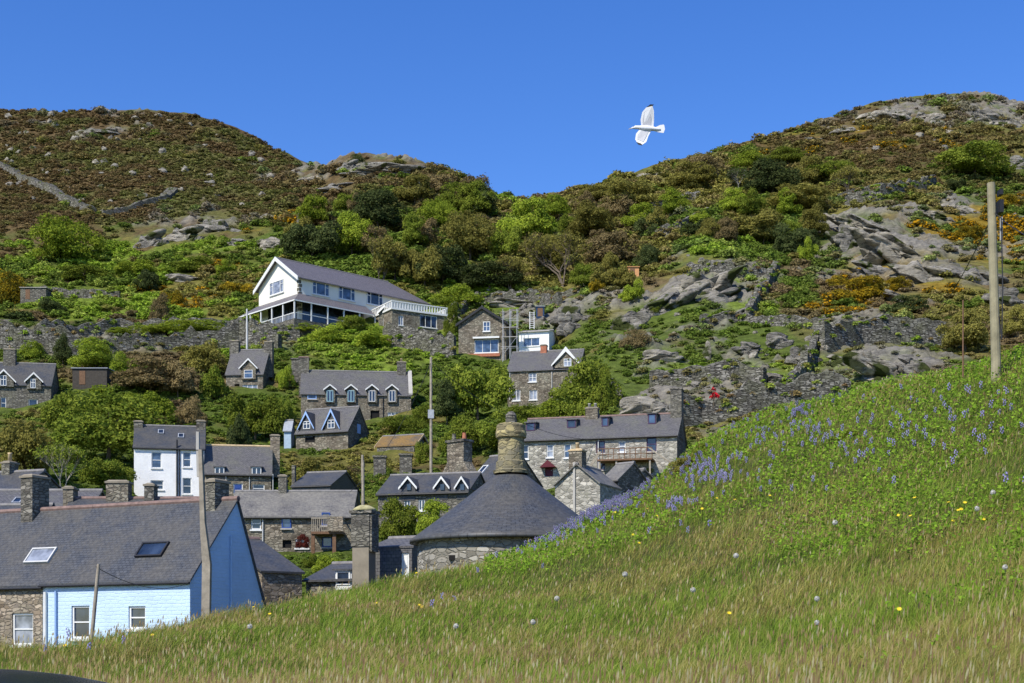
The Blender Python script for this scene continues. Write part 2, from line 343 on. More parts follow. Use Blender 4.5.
# kinds of ground, as soft blobs over the slope: (px, py, rx, ry, kind, weight)
KINDS = ['heather', 'grass', 'bright', 'green', 'olive', 'gorse', 'dark', 'brown', 'rock']
KCOL = dict(heather=(0.120, 0.084, 0.040), grass=(0.125, 0.122, 0.040), bright=(0.155, 0.215, 0.030), green=(0.095, 0.130, 0.026), olive=(0.165, 0.150, 0.042),
            gorse=(0.24, 0.165, 0.025), dark=(0.035, 0.050, 0.018), brown=(0.150, 0.110, 0.055), rock=(0.22, 0.205, 0.175))
BL = [(120,150,230,60,'heather',1.6),(140,170,240,50,'grass',1.1),(60,205,70,30,'heather',1.2),(230,215,60,30,'grass',.8),(170,190,80,18,'grass',1.0),
 (20,130,90,20,'rock',.35),(130,120,60,10,'rock',.5),(210,145,60,14,'rock',.5),(100,130,30,14,'rock',.9),(190,215,60,22,'rock',1.1),(240,225,30,18,'rock',.8),(300,175,50,10,'rock',1.3),(340,170,30,16,'rock',1.2),(400,160,50,8,'rock',1.2),
 (380,180,70,15,'heather',1.2),(290,205,50,22,'heather',1.4),(285,215,40,14,'gorse',.8),(280,230,50,10,'gorse',.5),(100,262,130,16,'bright',1.6),(130,275,120,14,'green',.8),(110,303,60,10,'bright',3.0),
 (190,322,60,8,'bright',2.0),(190,300,50,14,'gorse',.6),(20,285,40,24,'green',1.0),(110,318,60,8,'brown',1.5),(60,325,120,7,'dark',1),(120,342,170,10,'rock',1.8),
 (30,265,60,30,'heather',.8),(230,285,40,25,'olive',1),(225,270,40,10,'gorse',.7),
 (300,250,60,40,'green',1.2),(420,250,120,50,'green',1.2),(470,230,60,40,'olive',1.5),(560,240,80,50,'brown',1.0),(600,220,80,45,'olive',1.8),(540,215,40,30,'bright',1.2),(560,270,60,25,'olive',.8),
 (440,190,60,14,'heather',1.0),(480,300,40,12,'bright',2),(360,340,90,25,'bright',1.7),(420,350,60,20,'green',1),(520,310,60,20,'rock',1.6),
 (110,430,120,60,'green',2.2),(150,375,80,20,'brown',1.8),(30,420,60,40,'olive',1),(205,400,25,20,'brown',1.5),(260,400,40,40,'green',1.2),(340,460,60,25,'olive',1.4),(470,380,60,50,'green',2),(560,395,60,40,'green',2),
 (400,520,80,40,'green',2),(300,560,60,40,'green',1.5),(640,185,70,25,'olive',1.5),(650,210,60,14,'rock',.9),(660,235,40,30,'rock',.5),(720,180,80,30,'olive',1.2),(760,165,60,14,'green',1.2),(820,170,60,15,'green',1.2),(790,205,70,20,'olive',1.6),
 (700,230,90,30,'green',.9),(640,255,60,30,'olive',1.3),(600,290,30,30,'green',1),(720,250,60,12,'bright',.8),(810,240,60,25,'green',1),
 (700,295,60,30,'rock',2.2),(625,315,25,20,'rock',1.4),(655,355,40,16,'rock',1.3),(640,400,40,18,'rock',2.2),(720,330,80,40,'green',1.1),(760,345,60,25,'rock',1.3),(860,365,70,14,'rock',1.6),(740,290,30,20,'bright',.9),
 (880,250,60,28,'rock',3.2),(830,225,35,20,'rock',1.6),(930,270,40,25,'rock',1.8),(960,205,30,10,'rock',1.6),(900,120,90,12,'rock',1.6),(980,110,50,14,'rock',1.2),(1000,250,30,30,'rock',1.0),
 (860,150,150,25,'heather',1.4),(880,145,110,12,'gorse',.55),(960,140,90,20,'olive',1.0),(980,165,60,16,'green',1.6),(860,180,90,16,'olive',1.3),(990,185,40,16,'green',1.0),
 (870,290,60,22,'gorse',1.6),(830,290,60,25,'brown',1.1),(800,310,50,25,'green',.9),(970,235,50,30,'gorse',.6),(990,320,60,30,'brown',1.1),(960,320,80,30,'olive',1.1),(890,320,70,10,'rock',1.4),(900,340,60,12,'green',1),(830,340,80,16,'grass',.8),
 (700,390,120,16,'rock',1.5),(700,420,60,30,'rock',1.2),(620,370,40,30,'green',1.4),(830,380,60,14,'bright',1.0),(700,370,80,8,'bright',1)]
BLA = np.array([b[:4] for b in BL], float); BLW = np.array([b[5] for b in BL]); BLK = np.array([KINDS.index(b[4]) for b in BL])
def weights(px, py):
    px = np.asarray(px, float).ravel(); py = np.asarray(py, float).ravel()
    w = np.zeros((len(px), len(KINDS))); w[:, KINDS.index('olive')] = .12; w[:, KINDS.index('green')] = .14; w[:, KINDS.index('heather')] = .06
    for (cx, cy, rx, ry), ww, k in zip(BLA, BLW, BLK):
        w[:, k] += ww*np.exp(-(((px-cx)/rx)**2+((py-cy)/ry)**2))
    return w
PXW = 512+FPX*XX/YY; PYW = HY-FPX*Zg/YY
Wt = weights(PXW, PYW).reshape(XX.shape+(len(KINDS),))
NZ = np.stack([fbm(XX/5.5+31*k, YY/5.5+11*k, 5) for k in range(len(KINDS))], -1)
rk = KINDS.index('rock'); Wt[..., rk] *= .44
score = Wt*np.exp((NZ-0.5)*8.0)
soft = score**2.2; soft /= soft.sum(-1, keepdims=True)
rockm = np.clip(soft[..., rk]*1.6-0.5, 0, 1)
# relief: general lumpiness plus sharp tilted strata where rock shows
n1 = fbm(XX/14, YY/14, 4)-0.5
fade = np.clip((YY-75)/80, 0, 1)*np.clip((900-YY)/300, 0, 1)
q = XX*0.75+YY*0.35+4*fbm(XX/9+3, YY/9, 3); ridged = 1-np.abs(2*fbm(q/3.2, YY/5+XX/12, 4)-1)
strata = (q/2.3) % 1.0
Zs = Zg+fade*(n1*3.2)+np.clip((YY-60)/60, 0, 1)*(fbm(XX/2.2, YY/2.2, 3)-.5)*0.5+fade*rockm*(np.clip(ridged*1.5, 0.35, 1.25)*1.1-0.7+strata*0.7)
KC = np.array([KCOL[k] for k in KINDS]); COLG = (soft[..., None]*KC).sum(2)
def tz(x, y):
    """height of the slope at world x, y"""
    u = x/y; i = (u-UG[0])/(UG[1]-UG[0]); j = (math.log(y)-math.log(YG[0]))/(math.log(YG[1])-math.log(YG[0]))
    i = min(max(i, 0), len(UG)-1.001); j = min(max(j, 0), len(YG)-1.001); a = int(i); b = int(j); fi = i-a; fj = j-b
    return (Zs[a, b]*(1-fi)+Zs[a+1, b]*fi)*(1-fj)+(Zs[a, b+1]*(1-fi)+Zs[a+1, b+1]*fi)*fj
VS = Zs/YY
def hit(px, py, ymin=70.0):
    """first point of the slope seen in direction (px, py)"""
    u = (px-512)/FPX; v = (HY-py)/FPX; i = (u-UG[0])/(UG[1]-UG[0]); a = int(min(max(i, 0), len(UG)-1.001)); f = i-a
    col = VS[a]*(1-f)+VS[a+1]*f; j0 = int(np.searchsorted(YG, ymin)); w = np.nonzero(col[j0:] >= v)[0]
    if len(w) == 0: return None
    j = j0+w[0]
    if j == j0: Y = YG[j]
    else: t = (v-col[j-1])/(col[j]-col[j-1]+1e-9); Y = YG[j-1]+(YG[j]-YG[j-1])*t
    return Vector((u*Y, Y, v*Y))
def mk_ground_mat(name, near):
    m, nt, b = newmat(name); L = nt.links
    a = N(nt, 'ShaderNodeAttribute'); a.attribute_name = 'col'
    tc = N(nt, 'ShaderNodeTexCoord')
    n1 = N(nt, 'ShaderNodeTexNoise', Scale=0.75 if not near else 6.0, Detail=9.0, Roughness=0.75); L.new(tc.outputs['Object'], n1.inputs['Vector'])
    r = ramp(nt, [(0.3, (0.28, 0.28, 0.26)), (0.5, (0.85, 0.85, 0.85)), (0.72, (1.5, 1.45, 1.3))]); L.new(n1.outputs[0], r.inputs[0])  # dark noise patches paint understorey shade into the ground colour
    cc = mix(nt, a.outputs['Color'], r.outputs[0], 1.0, 'MULTIPLY'); L.new(cc, b.inputs['Base Color'])
    b.inputs['Roughness'].default_value = 0.95; b.inputs['Specular IOR Level'].default_value = 0.05
    bp = N(nt, 'ShaderNodeBump', Strength=0.9, Distance=0.5 if not near else 0.05); L.new(n1.outputs[0], bp.inputs['Height']); L.new(bp.outputs[0], b.inputs['Normal'])
    return m
M['ground'] = mk_ground_mat('hillside soil and turf', False)
M['bankground'] = mk_ground_mat('bank soil', True)
nu, ny = XX.shape
V = np.stack([XX.ravel(), YY.ravel(), Zs.ravel()], 1)
I = np.arange(nu*ny).reshape(nu, ny)
F = np.stack([I[:-1, :-1].ravel(), I[1:, :-1].ravel(), I[1:, 1:].ravel(), I[:-1, 1:].ravel()], 1)
tag(link('hillside', np_mesh('hillside', V, F, 'ground', COLG.reshape(-1, 3), True)), kind='structure')
# low ground sheet that runs out to the horizon
g = MB(); g.box(-6000, 6000, -6000, 8000, -14, -9); M['low'] = plain('low ground', (0.07, 0.09, 0.03), 0.95, 0.3, 0.05)
tag(g.build('ground', 'low'), kind='structure')
# ------------------------------------------------------------------ grassy bank in front
_CR = [(-500, 645), (-200, 651), (0, 657), (60, 655), (92, 648), (135, 642), (200, 623), (254, 614), (305, 600), (364, 592), (411, 583.56), (470, 569.2), (529, 552.84), (560, 536.6), (580, 523), (626, 503), (658, 483), (680, 461), (705, 441), (765, 417), (841, 400), (881, 389), (941, 379), (991, 365), (1024, 355), (1200, 318), (1700, 273)]
_CD = [(-500, 18), (0, 22), (200, 26), (411, 34), (529, 40), (600, 46), (700, 48), (850, 42), (1000, 34), (1200, 28), (1700, 22)]
_a, _b = zip(*_CR); _c, _d = zip(*_CD)
UB = np.linspace(-0.75, 0.95, 520); YB = np.concatenate([np.linspace(2.6, 6.2, 30), 6.2*np.exp(np.linspace(0.01, math.log(80/6.2), 300))])
vc = (HY-np.interp(UB*FPX+512, _a, _b))/FPX; Dc = np.interp(UB*FPX+512, _c, _d)
vc = np.convolve(np.pad(vc, 6, mode='edge'), np.hanning(15)[1:-1]/np.hanning(15)[1:-1].sum(), 'valid'); Dc = np.convolve(np.pad(Dc, 30, mode='edge'), np.ones(61)/61, 'valid')
NEARV = -0.080
def _bank(u, Y):
    v1 = np.interp(u, UB, vc); D = np.interp(u, UB, Dc); Yn = 6.2
    t = np.clip((Y-Yn)/(D-Yn), 0, 1); s = 1-(1-t)**np.where(v1 > 0.03, 1.35, 1.05)
    z = Y*(NEARV+(v1-NEARV)*s)
    over = np.clip(Y-D, 0, None); z = z-0.035*over**2-0.02*over
    under = np.clip(Yn-Y, 0, None); z = z-np.minimum(1.45, 0.95*under**1.1)
    return np.maximum(z, -12)
def bz(x, y):
    x = np.asarray(x, float); y = np.asarray(y, float)
    z = _bank(x/y, y); k = np.clip((y-5)/6, 0, 1)
    return z+k*(0.28*(fbm(x/3.3+9, y/3.3, 3)-.5)+0.10*(fbm(x/0.9, y/0.9, 2)-.5))
BX = UB[:, None]*YB[None, :]; BY = np.broadcast_to(YB[None, :], BX.shape); BZ = bz(BX, BY)
nu, ny = BX.shape; I = np.arange(nu*ny).reshape(nu, ny)
F = np.stack([I[:-1, :-1].ravel(), I[1:, :-1].ravel(), I[1:, 1:].ravel(), I[:-1, 1:].ravel()], 1)
nn = fbm(BX/1.7, BY/1.7, 4)[..., None]
BC = np.array((0.045, 0.060, 0.018))*(1-nn)+np.array((0.11, 0.10, 0.035))*nn
tag(link('grass_bank', np_mesh('grass_bank', np.stack([BX.ravel(), BY.ravel(), BZ.ravel()], 1), F, 'bankground', BC.reshape(-1, 3), True)), kind='structure')
# road under and behind the camera
r = MB(); r.box(-60, 60, -40, 4.3, -2.2, -1.62); M['asphalt'] = plain('asphalt', (0.05, 0.05, 0.05), 0.9, 0.2, 8.0)
tag(r.build('road', 'asphalt'), kind='structure')
# ------------------------------------------------------------------ building kit
class House:
    """local frame: x along the front, y into the depth, z up; the front plane is y = 0"""
    def __init__(s, name, label, cat, pl, Yl, pr, Yr, py_base, py_eave, py_ridge, depth, wall='stone', roof='slate', ridge='x', group=None,
                 over=0.22, ridgecol='greyridge', foot=3.0, side=None, wins=(), extra_right=0, verge=None, gutter=True, ridge_off=0.5, gablewall=None, backfall=None):
        a = Vector(((pl-512)/FPX*Yl, Yl, 0)); b = Vector(((pr-512)/FPX*Yr, Yr, 0)); d = b-a
        s.W = d.length; s.D = depth; s.ang = math.atan2(d.y, d.x)
        z0 = (HY-py_base)/FPX*Yl; s.root = empty(name, (a.x, a.y, z0), s.ang, label, cat, group)
        s.inv = Matrix.Rotation(-s.ang, 3, 'Z'); s.org = Vector((a.x, a.y, z0)); s.cam = s.inv @ (-s.org)
        s.H = (HY-py_eave)/FPX*Yl-z0; s.wall = wall; s.roofm = roof; s.foot = foot; s.ridge = ridge; s.over = over
        if ridge == 'x':
            s.ym = depth*ridge_off; c = s.hit(pl, py_ridge, (0, s.ym, 0), (0, 1, 0)); s.R = c.z
        else:
            s.xm = s.W*0.5; c = s.hit((pl+pr)/2, py_ridge, (0, 0, 0), (0, 1, 0)); s.R = c.z; s.ym = depth/2
        s.gw = gablewall or wall; s.backfall = backfall
        s.walls(wins); s.roof(verge, ridgecol)
        if gutter and ridge == 'x':
            g = MB(); g.tube([(-0.1, -over-0.05, s.H-0.02-over*s.pitch()), (s.W+0.1, -over-0.05, s.H-0.02-over*s.pitch())], 0.06, 6, 0); g.build('gutter', 'gutter', s.root)
    def pitch(s): return (s.R-s.H)/(s.ym if s.ridge == 'x' else s.xm)
    def hit(s, px, py, pt=(0, 0, 0), n=(0, 1, 0)):
        d = s.inv @ Vector(((px-512)/FPX, 1, (HY-py)/FPX)); n = Vector(n); t = (Vector(pt)-s.cam).dot(n)/d.dot(n); return s.cam+d*t
    def rect(s, px, py, w, h, y=0.0):
        a = s.hit(px-w/2, py+h/2, (0, y, 0)); b = s.hit(px+w/2, py-h/2, (0, y, 0)); return [a.x, b.x, a.z, b.z]
    def walls(s, wins):
        W, D, H, R = s.W, s.D, s.H, s.R; m = MB(); th = 0.22; s.rects = []
        for w in wins:
            r = s.rect(*w[:4]); r[0] = max(0.1, r[0]); r[1] = min(W-0.1, r[1]); top = H-0.08
            if s.ridge == 'y': top = 99
            s.rects.append((r, w, r[3] <= H-0.05))
        cut = [r for r, w, inn in s.rects if inn]
        xs = sorted({0.0, W, *[r[0] for r in cut], *[r[1] for r in cut]}); zs = sorted({-s.foot, H, *[r[2] for r in cut], *[r[3] for r in cut]})
        for i in range(len(xs)-1):
            for j in range(len(zs)-1):
                cx, cz = (xs[i]+xs[i+1])/2, (zs[j]+zs[j+1])/2
                if any(r[0] < cx < r[1] and r[2] < cz < r[3] for r in cut): continue
                m.quad((xs[i], 0, zs[j]), (xs[i+1], 0, zs[j]), (xs[i+1], 0, zs[j+1]), (xs[i], 0, zs[j+1]))
        for r in cut:
            x0, x1, z0, z1 = r
            m.quad((x0, 0, z0), (x0, th, z0), (x0, th, z1), (x0, 0, z1)); m.quad((x1, 0, z1), (x1, th, z1), (x1, th, z0), (x1, 0, z0))
            m.quad((x0, 0, z1), (x0, th, z1), (x1, th, z1), (x1, 0, z1)); m.quad((x0, th, z0), (x0, 0, z0), (x1, 0, z0), (x1, th, z0))
            m.quad((x0, th, z0), (x1, th, z0), (x1, th, z1), (x0, th, z1), 2)
        f = -s.foot
        if s.ridge == 'x':
            hb = H if s.backfall is None else s.backfall
            for x, k in ((0, 1), (W, -1)):
                p = [(x, 0, f), (x, 0, H), (x, s.ym, R), (x, D, hb), (x, D, f)]; m.poly(p if k == 1 else p[::-1], 1)
        else:
            m.poly([(0, 0, H), (W, 0, H), (s.xm, 0, R)], 0); m.poly([(0, D, H), (W, D, H), (s.xm, D, R)][::-1], 0)
            m.quad((0, 0, f), (0, 0, H), (0, D, H), (0, D, f), 1); m.quad((W, 0, f), (W, D, f), (W, D, H), (W, 0, H), 1)
        hb = H if (s.backfall is None or s.ridge != 'x') else s.backfall; m.quad((0, D, f), (0, D, hb), (W, D, hb), (W, D, f), 1)
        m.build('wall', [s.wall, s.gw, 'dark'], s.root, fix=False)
        for r, w, inn in s.rects: s.window(r, *w[4:], y=(0.10 if inn else -0.05))
    def window(s, r, frame='white', style='sash', glass='glass', y=0.10, parent=None):
        x0, x1, z0, z1 = r; par = parent or s.root; w, h = x1-x0, z1-z0
        if style == 'hole': return
        if style in ('door', 'doorglass'):
            m = MB(); m.box(x0+.002, x0+.09, y-.03, y+.06, z0, z1); m.box(x1-.09, x1-.002, y-.03, y+.06, z0, z1); m.box(x0+.09, x1-.09, y-.03, y+.06, z1-.09, z1-.002)
            fr = m.build('door_frame', 'white' if frame != 'darkred' else 'darkred', par)
            d = MB(); d.box(x0+.09, x1-.09, y, y+.05, z0, z1-.09)
            for k in range(2):
                d.box(x0+.09+w*.12, x1-.09-w*.12, y-.02, y-.001, z0+h*(.08+.45*k), z0+h*(.42+.45*k))
            dd = d.build('door', frame if style == 'door' else 'glass', par)
            k = MB(); k.box(x1-.2, x1-.14, y-.06, y-.021, z0+h*.45, z0+h*.5); k.build('handle', 'steel', dd); return
        b = min(0.09, w*.12); m = MB()
        m.box(x0+.002, x0+b, y-.03, y+.05, z0+.002, z1-.002); m.box(x1-b, x1-.002, y-.03, y+.05, z0+.002, z1-.002)
        m.box(x0+b, x1-b, y-.03, y+.05, z1-b, z1-.002); m.box(x0+b, x1-b, y-.03, y+.05, z0+.002, z0+b)
        nv, nh = {'sash': (0, 1), 'pair': (1, 0), 'cross': (1, 1), 'triple': (2, 0), 'grid': (3, 2), 'plain': (0, 0), 'pairtop': (1, 1)}[style]
        for k in range(nv):
            xx = x0+w*(k+1)/(nv+1); m.box(xx-.035, xx+.035, y-.025, y+.04, z0+b, z1-b)
        for k in range(nh):
            zz = z0+h*(k+1)/(nh+1); zz += h*.12 if style == 'pairtop' else 0; m.box(x0+b, x1-b, y-.02, y+.035, zz-.03, zz+.03)
        f = m.build('window', frame, par)
        g = MB(); g.quad((x0+b*.5, y+.03, z0+b*.5), (x1-b*.5, y+.03, z0+b*.5), (x1-b*.5, y+.03, z1-b*.5), (x0+b*.5, y+.03, z1-b*.5)); 
        g.build('pane', glass, f, fix=False)
        sl_ = MB(); sl_.box(x0-.08, x1+.08, -.10 if y > 0 else y-.12, -.002 if y > 0 else y-.03, z0-.12, z0-.001); sl_.build('sill', 'concrete' if frame != 'white' else 'white', f)
    def roof(s, verge, ridgecol):
        W, D, H, R, o = s.W, s.D, s.H, s.R, s.over; m = MB(); t = 0.10; e = 0.12 if not verge else 0.25
        if s.ridge == 'x':
            p = s.pitch(); hb = H if s.backfall is None else s.backfall; pb = (R-hb)/(D-s.ym)
            A = [(-e, -o, H-o*p+.01), (-e, s.ym, R+.01), (-e, s.ym, R+.01+t), (-e, -o, H-o*p+t+.01)]; m.prism(A, (W+2*e, 0, 0))
            B = [(-e, s.ym+.002, R+.01), (-e, D+o, hb-o*pb+.01), (-e, D+o, hb-o*pb+t+.01), (-e, s.ym+.002, R+.01+t)]; m.prism(B, (W+2*e, 0, 0))
            rf = m.build('roof', s.roofm, s.root)
            c = MB(); c.tube([(-e, s.ym, R+t-.02), (W+e, s.ym, R+t-.02)], .13, 8); c.build('ridge_tiles', ridgecol, rf)
            if verge:
                for x in (-e-.06, W+e+.005):
                    v = MB(); v.prism([(x, -o, H-o*p-.12), (x, s.ym, R-.12), (x, D+o, H-o*p-.12), (x, D+o, H-o*p+t+.04), (x, s.ym, R+t+.06), (x, -o, H-o*p+t+.04)], (.055, 0, 0)); v.build('bargeboard', verge, s.root)
        else:
            p = s.pitch()
            for sg in (0, 1):
                xa, xb = (-o, s.xm) if sg == 0 else (W+o, s.xm+.002)
                m.prism([(xa, -e-.1, H-o*p+.01), (xb, -e-.1, R+.01), (xb, -e-.1, R+.01+t), (xa, -e-.1, H-o*p+t+.01)], (0, D+2*e, 0))
            rf = m.build('roof', s.roofm, s.root); c = MB(); c.tube([(s.xm, -e-.1, R+t-.02), (s.xm, D+e, R+t-.02)], .13, 8); c.build('ridge_tiles', ridgecol, rf)
            if verge:
                v = MB(); y = -e-.17
                v.prism([(-o-.05, y, H-o*p-.22), (s.xm, y, R-.24), (s.xm, y, R+t+.06), (-o-.05, y, H-o*p+t+.06)], (0, .06, 0))
                v.prism([(W+o+.05, y, H-o*p-.22), (s.xm+.002, y, R-.24), (s.xm+.002, y, R+t+.06), (W+o+.05, y, H-o*p+t+.06)], (0, .06, 0))
                v.build('bargeboard', verge, s.root)
        s.rf = rf
    def chimney(s, px, py_top, w, wall='stone_grey', pots=0, yloc=None, depth=None, potm='pot', cap='rendbrown', pot_h=0.45):
        y = s.ym if yloc is None else yloc; a = s.hit(px-w/2, py_top, (0, y, 0)); b = s.hit(px+w/2, py_top, (0, y, 0)); x0, x1, zt = a.x, b.x, a.z
        dp = depth or min(0.95, abs(x1-x0)); m = MB(); zb = min(s.H, s.R-1.5)
        m.box(x0, x1, y-dp/2, y+dp/2, zb, zt-.16); ch = m.build('chimney', wall, s.rf)
        c = MB(); c.box(x0-.06, x1+.06, y-dp/2-.06, y+dp/2+.06, zt-.16, zt-.05); c.prism([(x0, y-dp/2, zt-.05), (x1, y-dp/2, zt-.05), (x1-.12, y-dp/2+.1, zt+.03), (x0+.12, y-dp/2+.1, zt+.03)], (0, dp-.1, 0)); c.build('chimney_cap', cap, s.rf)
        for k in range(pots):
            q = MB(); xx = x0+(x1-x0)*(k+.5)/pots; q.lathe([(0.0, zt), (.15, zt), (.12, zt+pot_h*.8), (.15, zt+pot_h*.85), (.15, zt+pot_h), (.10, zt+pot_h), (.10, zt+pot_h*.5), (0, zt+pot_h*.5)], 10, centre=(xx, y)); q.build('chimney_pot', potm, s.rf, smooth=True)
    def flash(s, px, py, w, h):
        pass
    def skylight(s, px, py, w, h, frame='lead', glass='skyglass', lift=0.1):
        p = s.pitch(); n = Vector((0, -p, 1)).normalized(); pt = Vector((0, 0, s.H+.12)); c = s.hit(px, py, pt, n)
        a = s.hit(px-w/2, py, pt, n); b = s.hit(px+w/2, py, pt, n); ww = abs(b.x-a.x); u = Vector((0, 1, p)).normalized()
        t = s.hit(px, py-h/2, pt, n); bt = s.hit(px, py+h/2, pt, n); hh = (t-bt).length
        m = MB(); X = Vector((1, 0, 0)); O = c
        def q(x0, x1, y0, y1, z0, z1):
            cs = [O+X*x+u*y+n*z for z in (z0, z1) for (x, y) in ((x0, y0), (x1, y0), (x1, y1), (x0, y1))]
            m.add(cs, [(0,3,2,1),(4,5,6,7),(0,1,5,4),(1,2,6,5),(2,3,7,6),(3,0,4,7)])
        k = .08; q(-ww/2, -ww/2+k, -hh/2, hh/2, -.03, lift); q(ww/2-k, ww/2, -hh/2, hh/2, -.03, lift); q(-ww/2+k, ww/2-k, -hh/2, -hh/2+k, -.03, lift); q(-ww/2+k, ww/2-k, hh/2-k, hh/2, -.03, lift)
        f = m.build('skylight', frame, s.rf); m = MB(); q(-ww/2+k, ww/2-k, -hh/2+k, hh/2-k, -.02, lift*.6); m.build('pane', glass, f)
    def gablet(s, px, py_apex, w_eave, py_foot, board='white', win=None, roofm=None, back=None, wframe='white', style='cross', wall=None, boardw=.15, glass='glass', proud=.03, y0=0.0):
        """small gabled half dormer rising through the eaves at the front wall"""
        a = s.hit(px-w_eave/2, py_foot, (0, y0-proud, 0)); b = s.hit(px+w_eave/2, py_foot, (0, y0-proud, 0)); ap = s.hit(px, py_apex, (0, y0-proud, 0))
        x0, x1, zf, za = a.x, b.x, a.z, ap.z; xm = (x0+x1)/2; p = (za-zf)/((x1-x0)/2); ins = (x1-x0)*.10
        yb = min(s.ym, max(.8, (za-s.H)/max(.2, s.pitch())+.3)); m = MB(); lo = (s.rect(*win)[2]-.12) if win and proud > .2 else min(zf, s.H)-.6; f0 = y0-proud
        m.poly([(x0+ins, f0, lo), (x1-ins, f0, lo), (x1-ins, f0, zf+ins*p-.02), (xm, f0, za-.02), (x0+ins, f0, zf+ins*p-.02)])
        m.quad((x0+ins, f0, lo), (x0+ins, f0, zf+ins*p-.02), (x0+ins, yb, zf+ins*p-.02), (x0+ins, yb, lo)); m.quad((x1-ins, f0, lo), (x1-ins, yb, lo), (x1-ins, yb, zf+ins*p-.02), (x1-ins, f0, zf+ins*p-.02))
        m2 = len(m.f)
        m.prism([(x0, f0-.18, zf), (xm, f0-.18, za), (xm, f0-.18, za+.09), (x0, f0-.18, zf+.09)], (0, yb+.18-f0, 0), 1); m.prism([(x1, f0-.18, zf), (xm+.002, f0-.18, za), (xm+.002, f0-.18, za+.09), (x1, f0-.18, zf+.09)], (0, yb+.18-f0, 0), 1)
        d = m.build('dormer', [wall or s.wall, roofm or s.roofm], s.root)
        v = MB(); y = f0-.25; q = boardw
        v.prism([(x0-.06, y, zf-.1), (xm, y, za-q), (xm, y, za+.10), (x0-.06, y, zf+.10)], (0, .06, 0)); v.prism([(x1+.06, y, zf-.1), (xm+.002, y, za-q), (xm+.002, y, za+.10), (x1+.06, y, zf+.10)], (0, .06, 0)); v.build('bargeboard', board, d)
        if win:
            r = s.rect(*win); y = f0; x0, x1, z0, z1 = r; g = MB(); g.box(x0+.04, x1-.04, y-.03, y-.01, z0+.04, z1-.04, 1)
            bb = .07; g.box(x0, x0+bb, y-.06, y-.002, z0, z1); g.box(x1-bb, x1, y-.06, y-.002, z0, z1); g.box(x0+bb, x1-bb, y-.06, y-.002, z0, z0+bb); g.box(x0+bb, x1-bb, y-.06, y-.002, z1-bb, z1)
            if style in ('cross', 'pair'): g.box((x0+x1)/2-.04, (x0+x1)/2+.04, y-.05, y-.003, z0+bb, z1-bb)
            if style in ('cross', 'sash'): g.box(x0+bb, x1-bb, y-.048, y-.004, (z0+z1)/2+.1, (z0+z1)/2+.17)
            g.build('window', [wframe, glass], d)
    def boxdormer(s, px, py, w, h, frame='white', wall='slate', glass='glass', style='pair', flat=True):
        """little box dormer sitting on the front slope with a lean-to lid"""
        p = s.pitch(); n = Vector((0, -p, 1)).normalized(); c = s.hit(px, py+h/2, (0, 0, s.H+.1), n); y = max(c.y, -.05)
        x0, x1, z0, z1 = s.rect(px, py, w, h, y); yb = min(s.ym, (z1-s.H)/p+.3); m = MB()
        m.box(x0-.06, x1+.06, y, yb, z0-.25, z1+.02); m.prism([(x0-.16, y-.15, z1+.03), (x0-.16, yb+.25, z1+.18), (x0-.16, yb+.25, z1+.26), (x0-.16, y-.15, z1+.11)], (x1-x0+.32, 0, 0), 1)
        d = m.build('dormer', [wall, s.roofm], s.root); g = MB(); bb = .08; y -= .004
        g.box(x0, x0+bb, y-.05, y, z0, z1); g.box(x1-bb, x1, y-.05, y, z0, z1); g.box(x0+bb, x1-bb, y-.05, y, z0, z0+bb); g.box(x0+bb, x1-bb, y-.05, y, z1-bb, z1); g.box(x0+bb, x1-bb, y-.02, y-.003, z0+bb, z1-bb, 1)
        if style == 'pair': g.box((x0+x1)/2-.05, (x0+x1)/2+.05, y-.045, y-.021, z0+bb, z1-bb)
        g.build('window', [frame, glass], d)
    def pipe(s, px, py0, py1, m='pipegrey', r=.05):
        a = s.hit(px, py0); b = s.hit(px, py1); q = MB(); q.tube([(a.x, -.09, a.z), (a.x, -.09, b.z)], r, 6); q.build('downpipe', m, s.root)
# ------------------------------------------------------------------ the houses, near to far
# pale blue end cottage and its stone neighbour
h = House('cottage', 'pale blue painted cottage with slate roof and shaded gable end', 'house', 43, 63.9, 190, 60, 672, 583, 511.5, 6.3, 'lightblue', 'slate_blue', gablewall='shadeblue', over=.12, ridgecol='redtile',
          wins=[(80.5, 622, 18, 33, 'white', 'sash'), (137, 617.5, 17, 23, 'white', 'sash')], backfall=0.35)
h.chimney(217.5, 480, 9, 'stone_grey', depth=1.0); h.skylight(152.5, 550, 26, 12, 'gutter', 'glass'); h.pipe(57, 591, 645, 'paleblue'); h.pipe(46.5, 592, 660, 'white', .08)
m = MB(); m.tube([(h.W+.06, 2.7, -1), (h.W+.06, 2.7, h.R-1.6)], .035, 6); m.build('downpipe', 'shadeblue', h.root)
h = House('cottage', 'brown stone cottage joined to the pale blue one, with white sash window', 'house', -95, 67.9, 42.6, 63.9, 676, 588, 519, 6.3, 'stone_warm', 'slate_blue', over=.12, ridgecol='redtile',
          wins=[(22.5, 629, 21, 32, 'white', 'sash', 'curtain'), (-40, 629, 20, 32, 'white', 'sash')])
h.chimney(35, 476, 11.5, 'stone_grey', depth=1.1); h.skylight(41, 556, 24, 12, 'pipegrey', 'curtain')
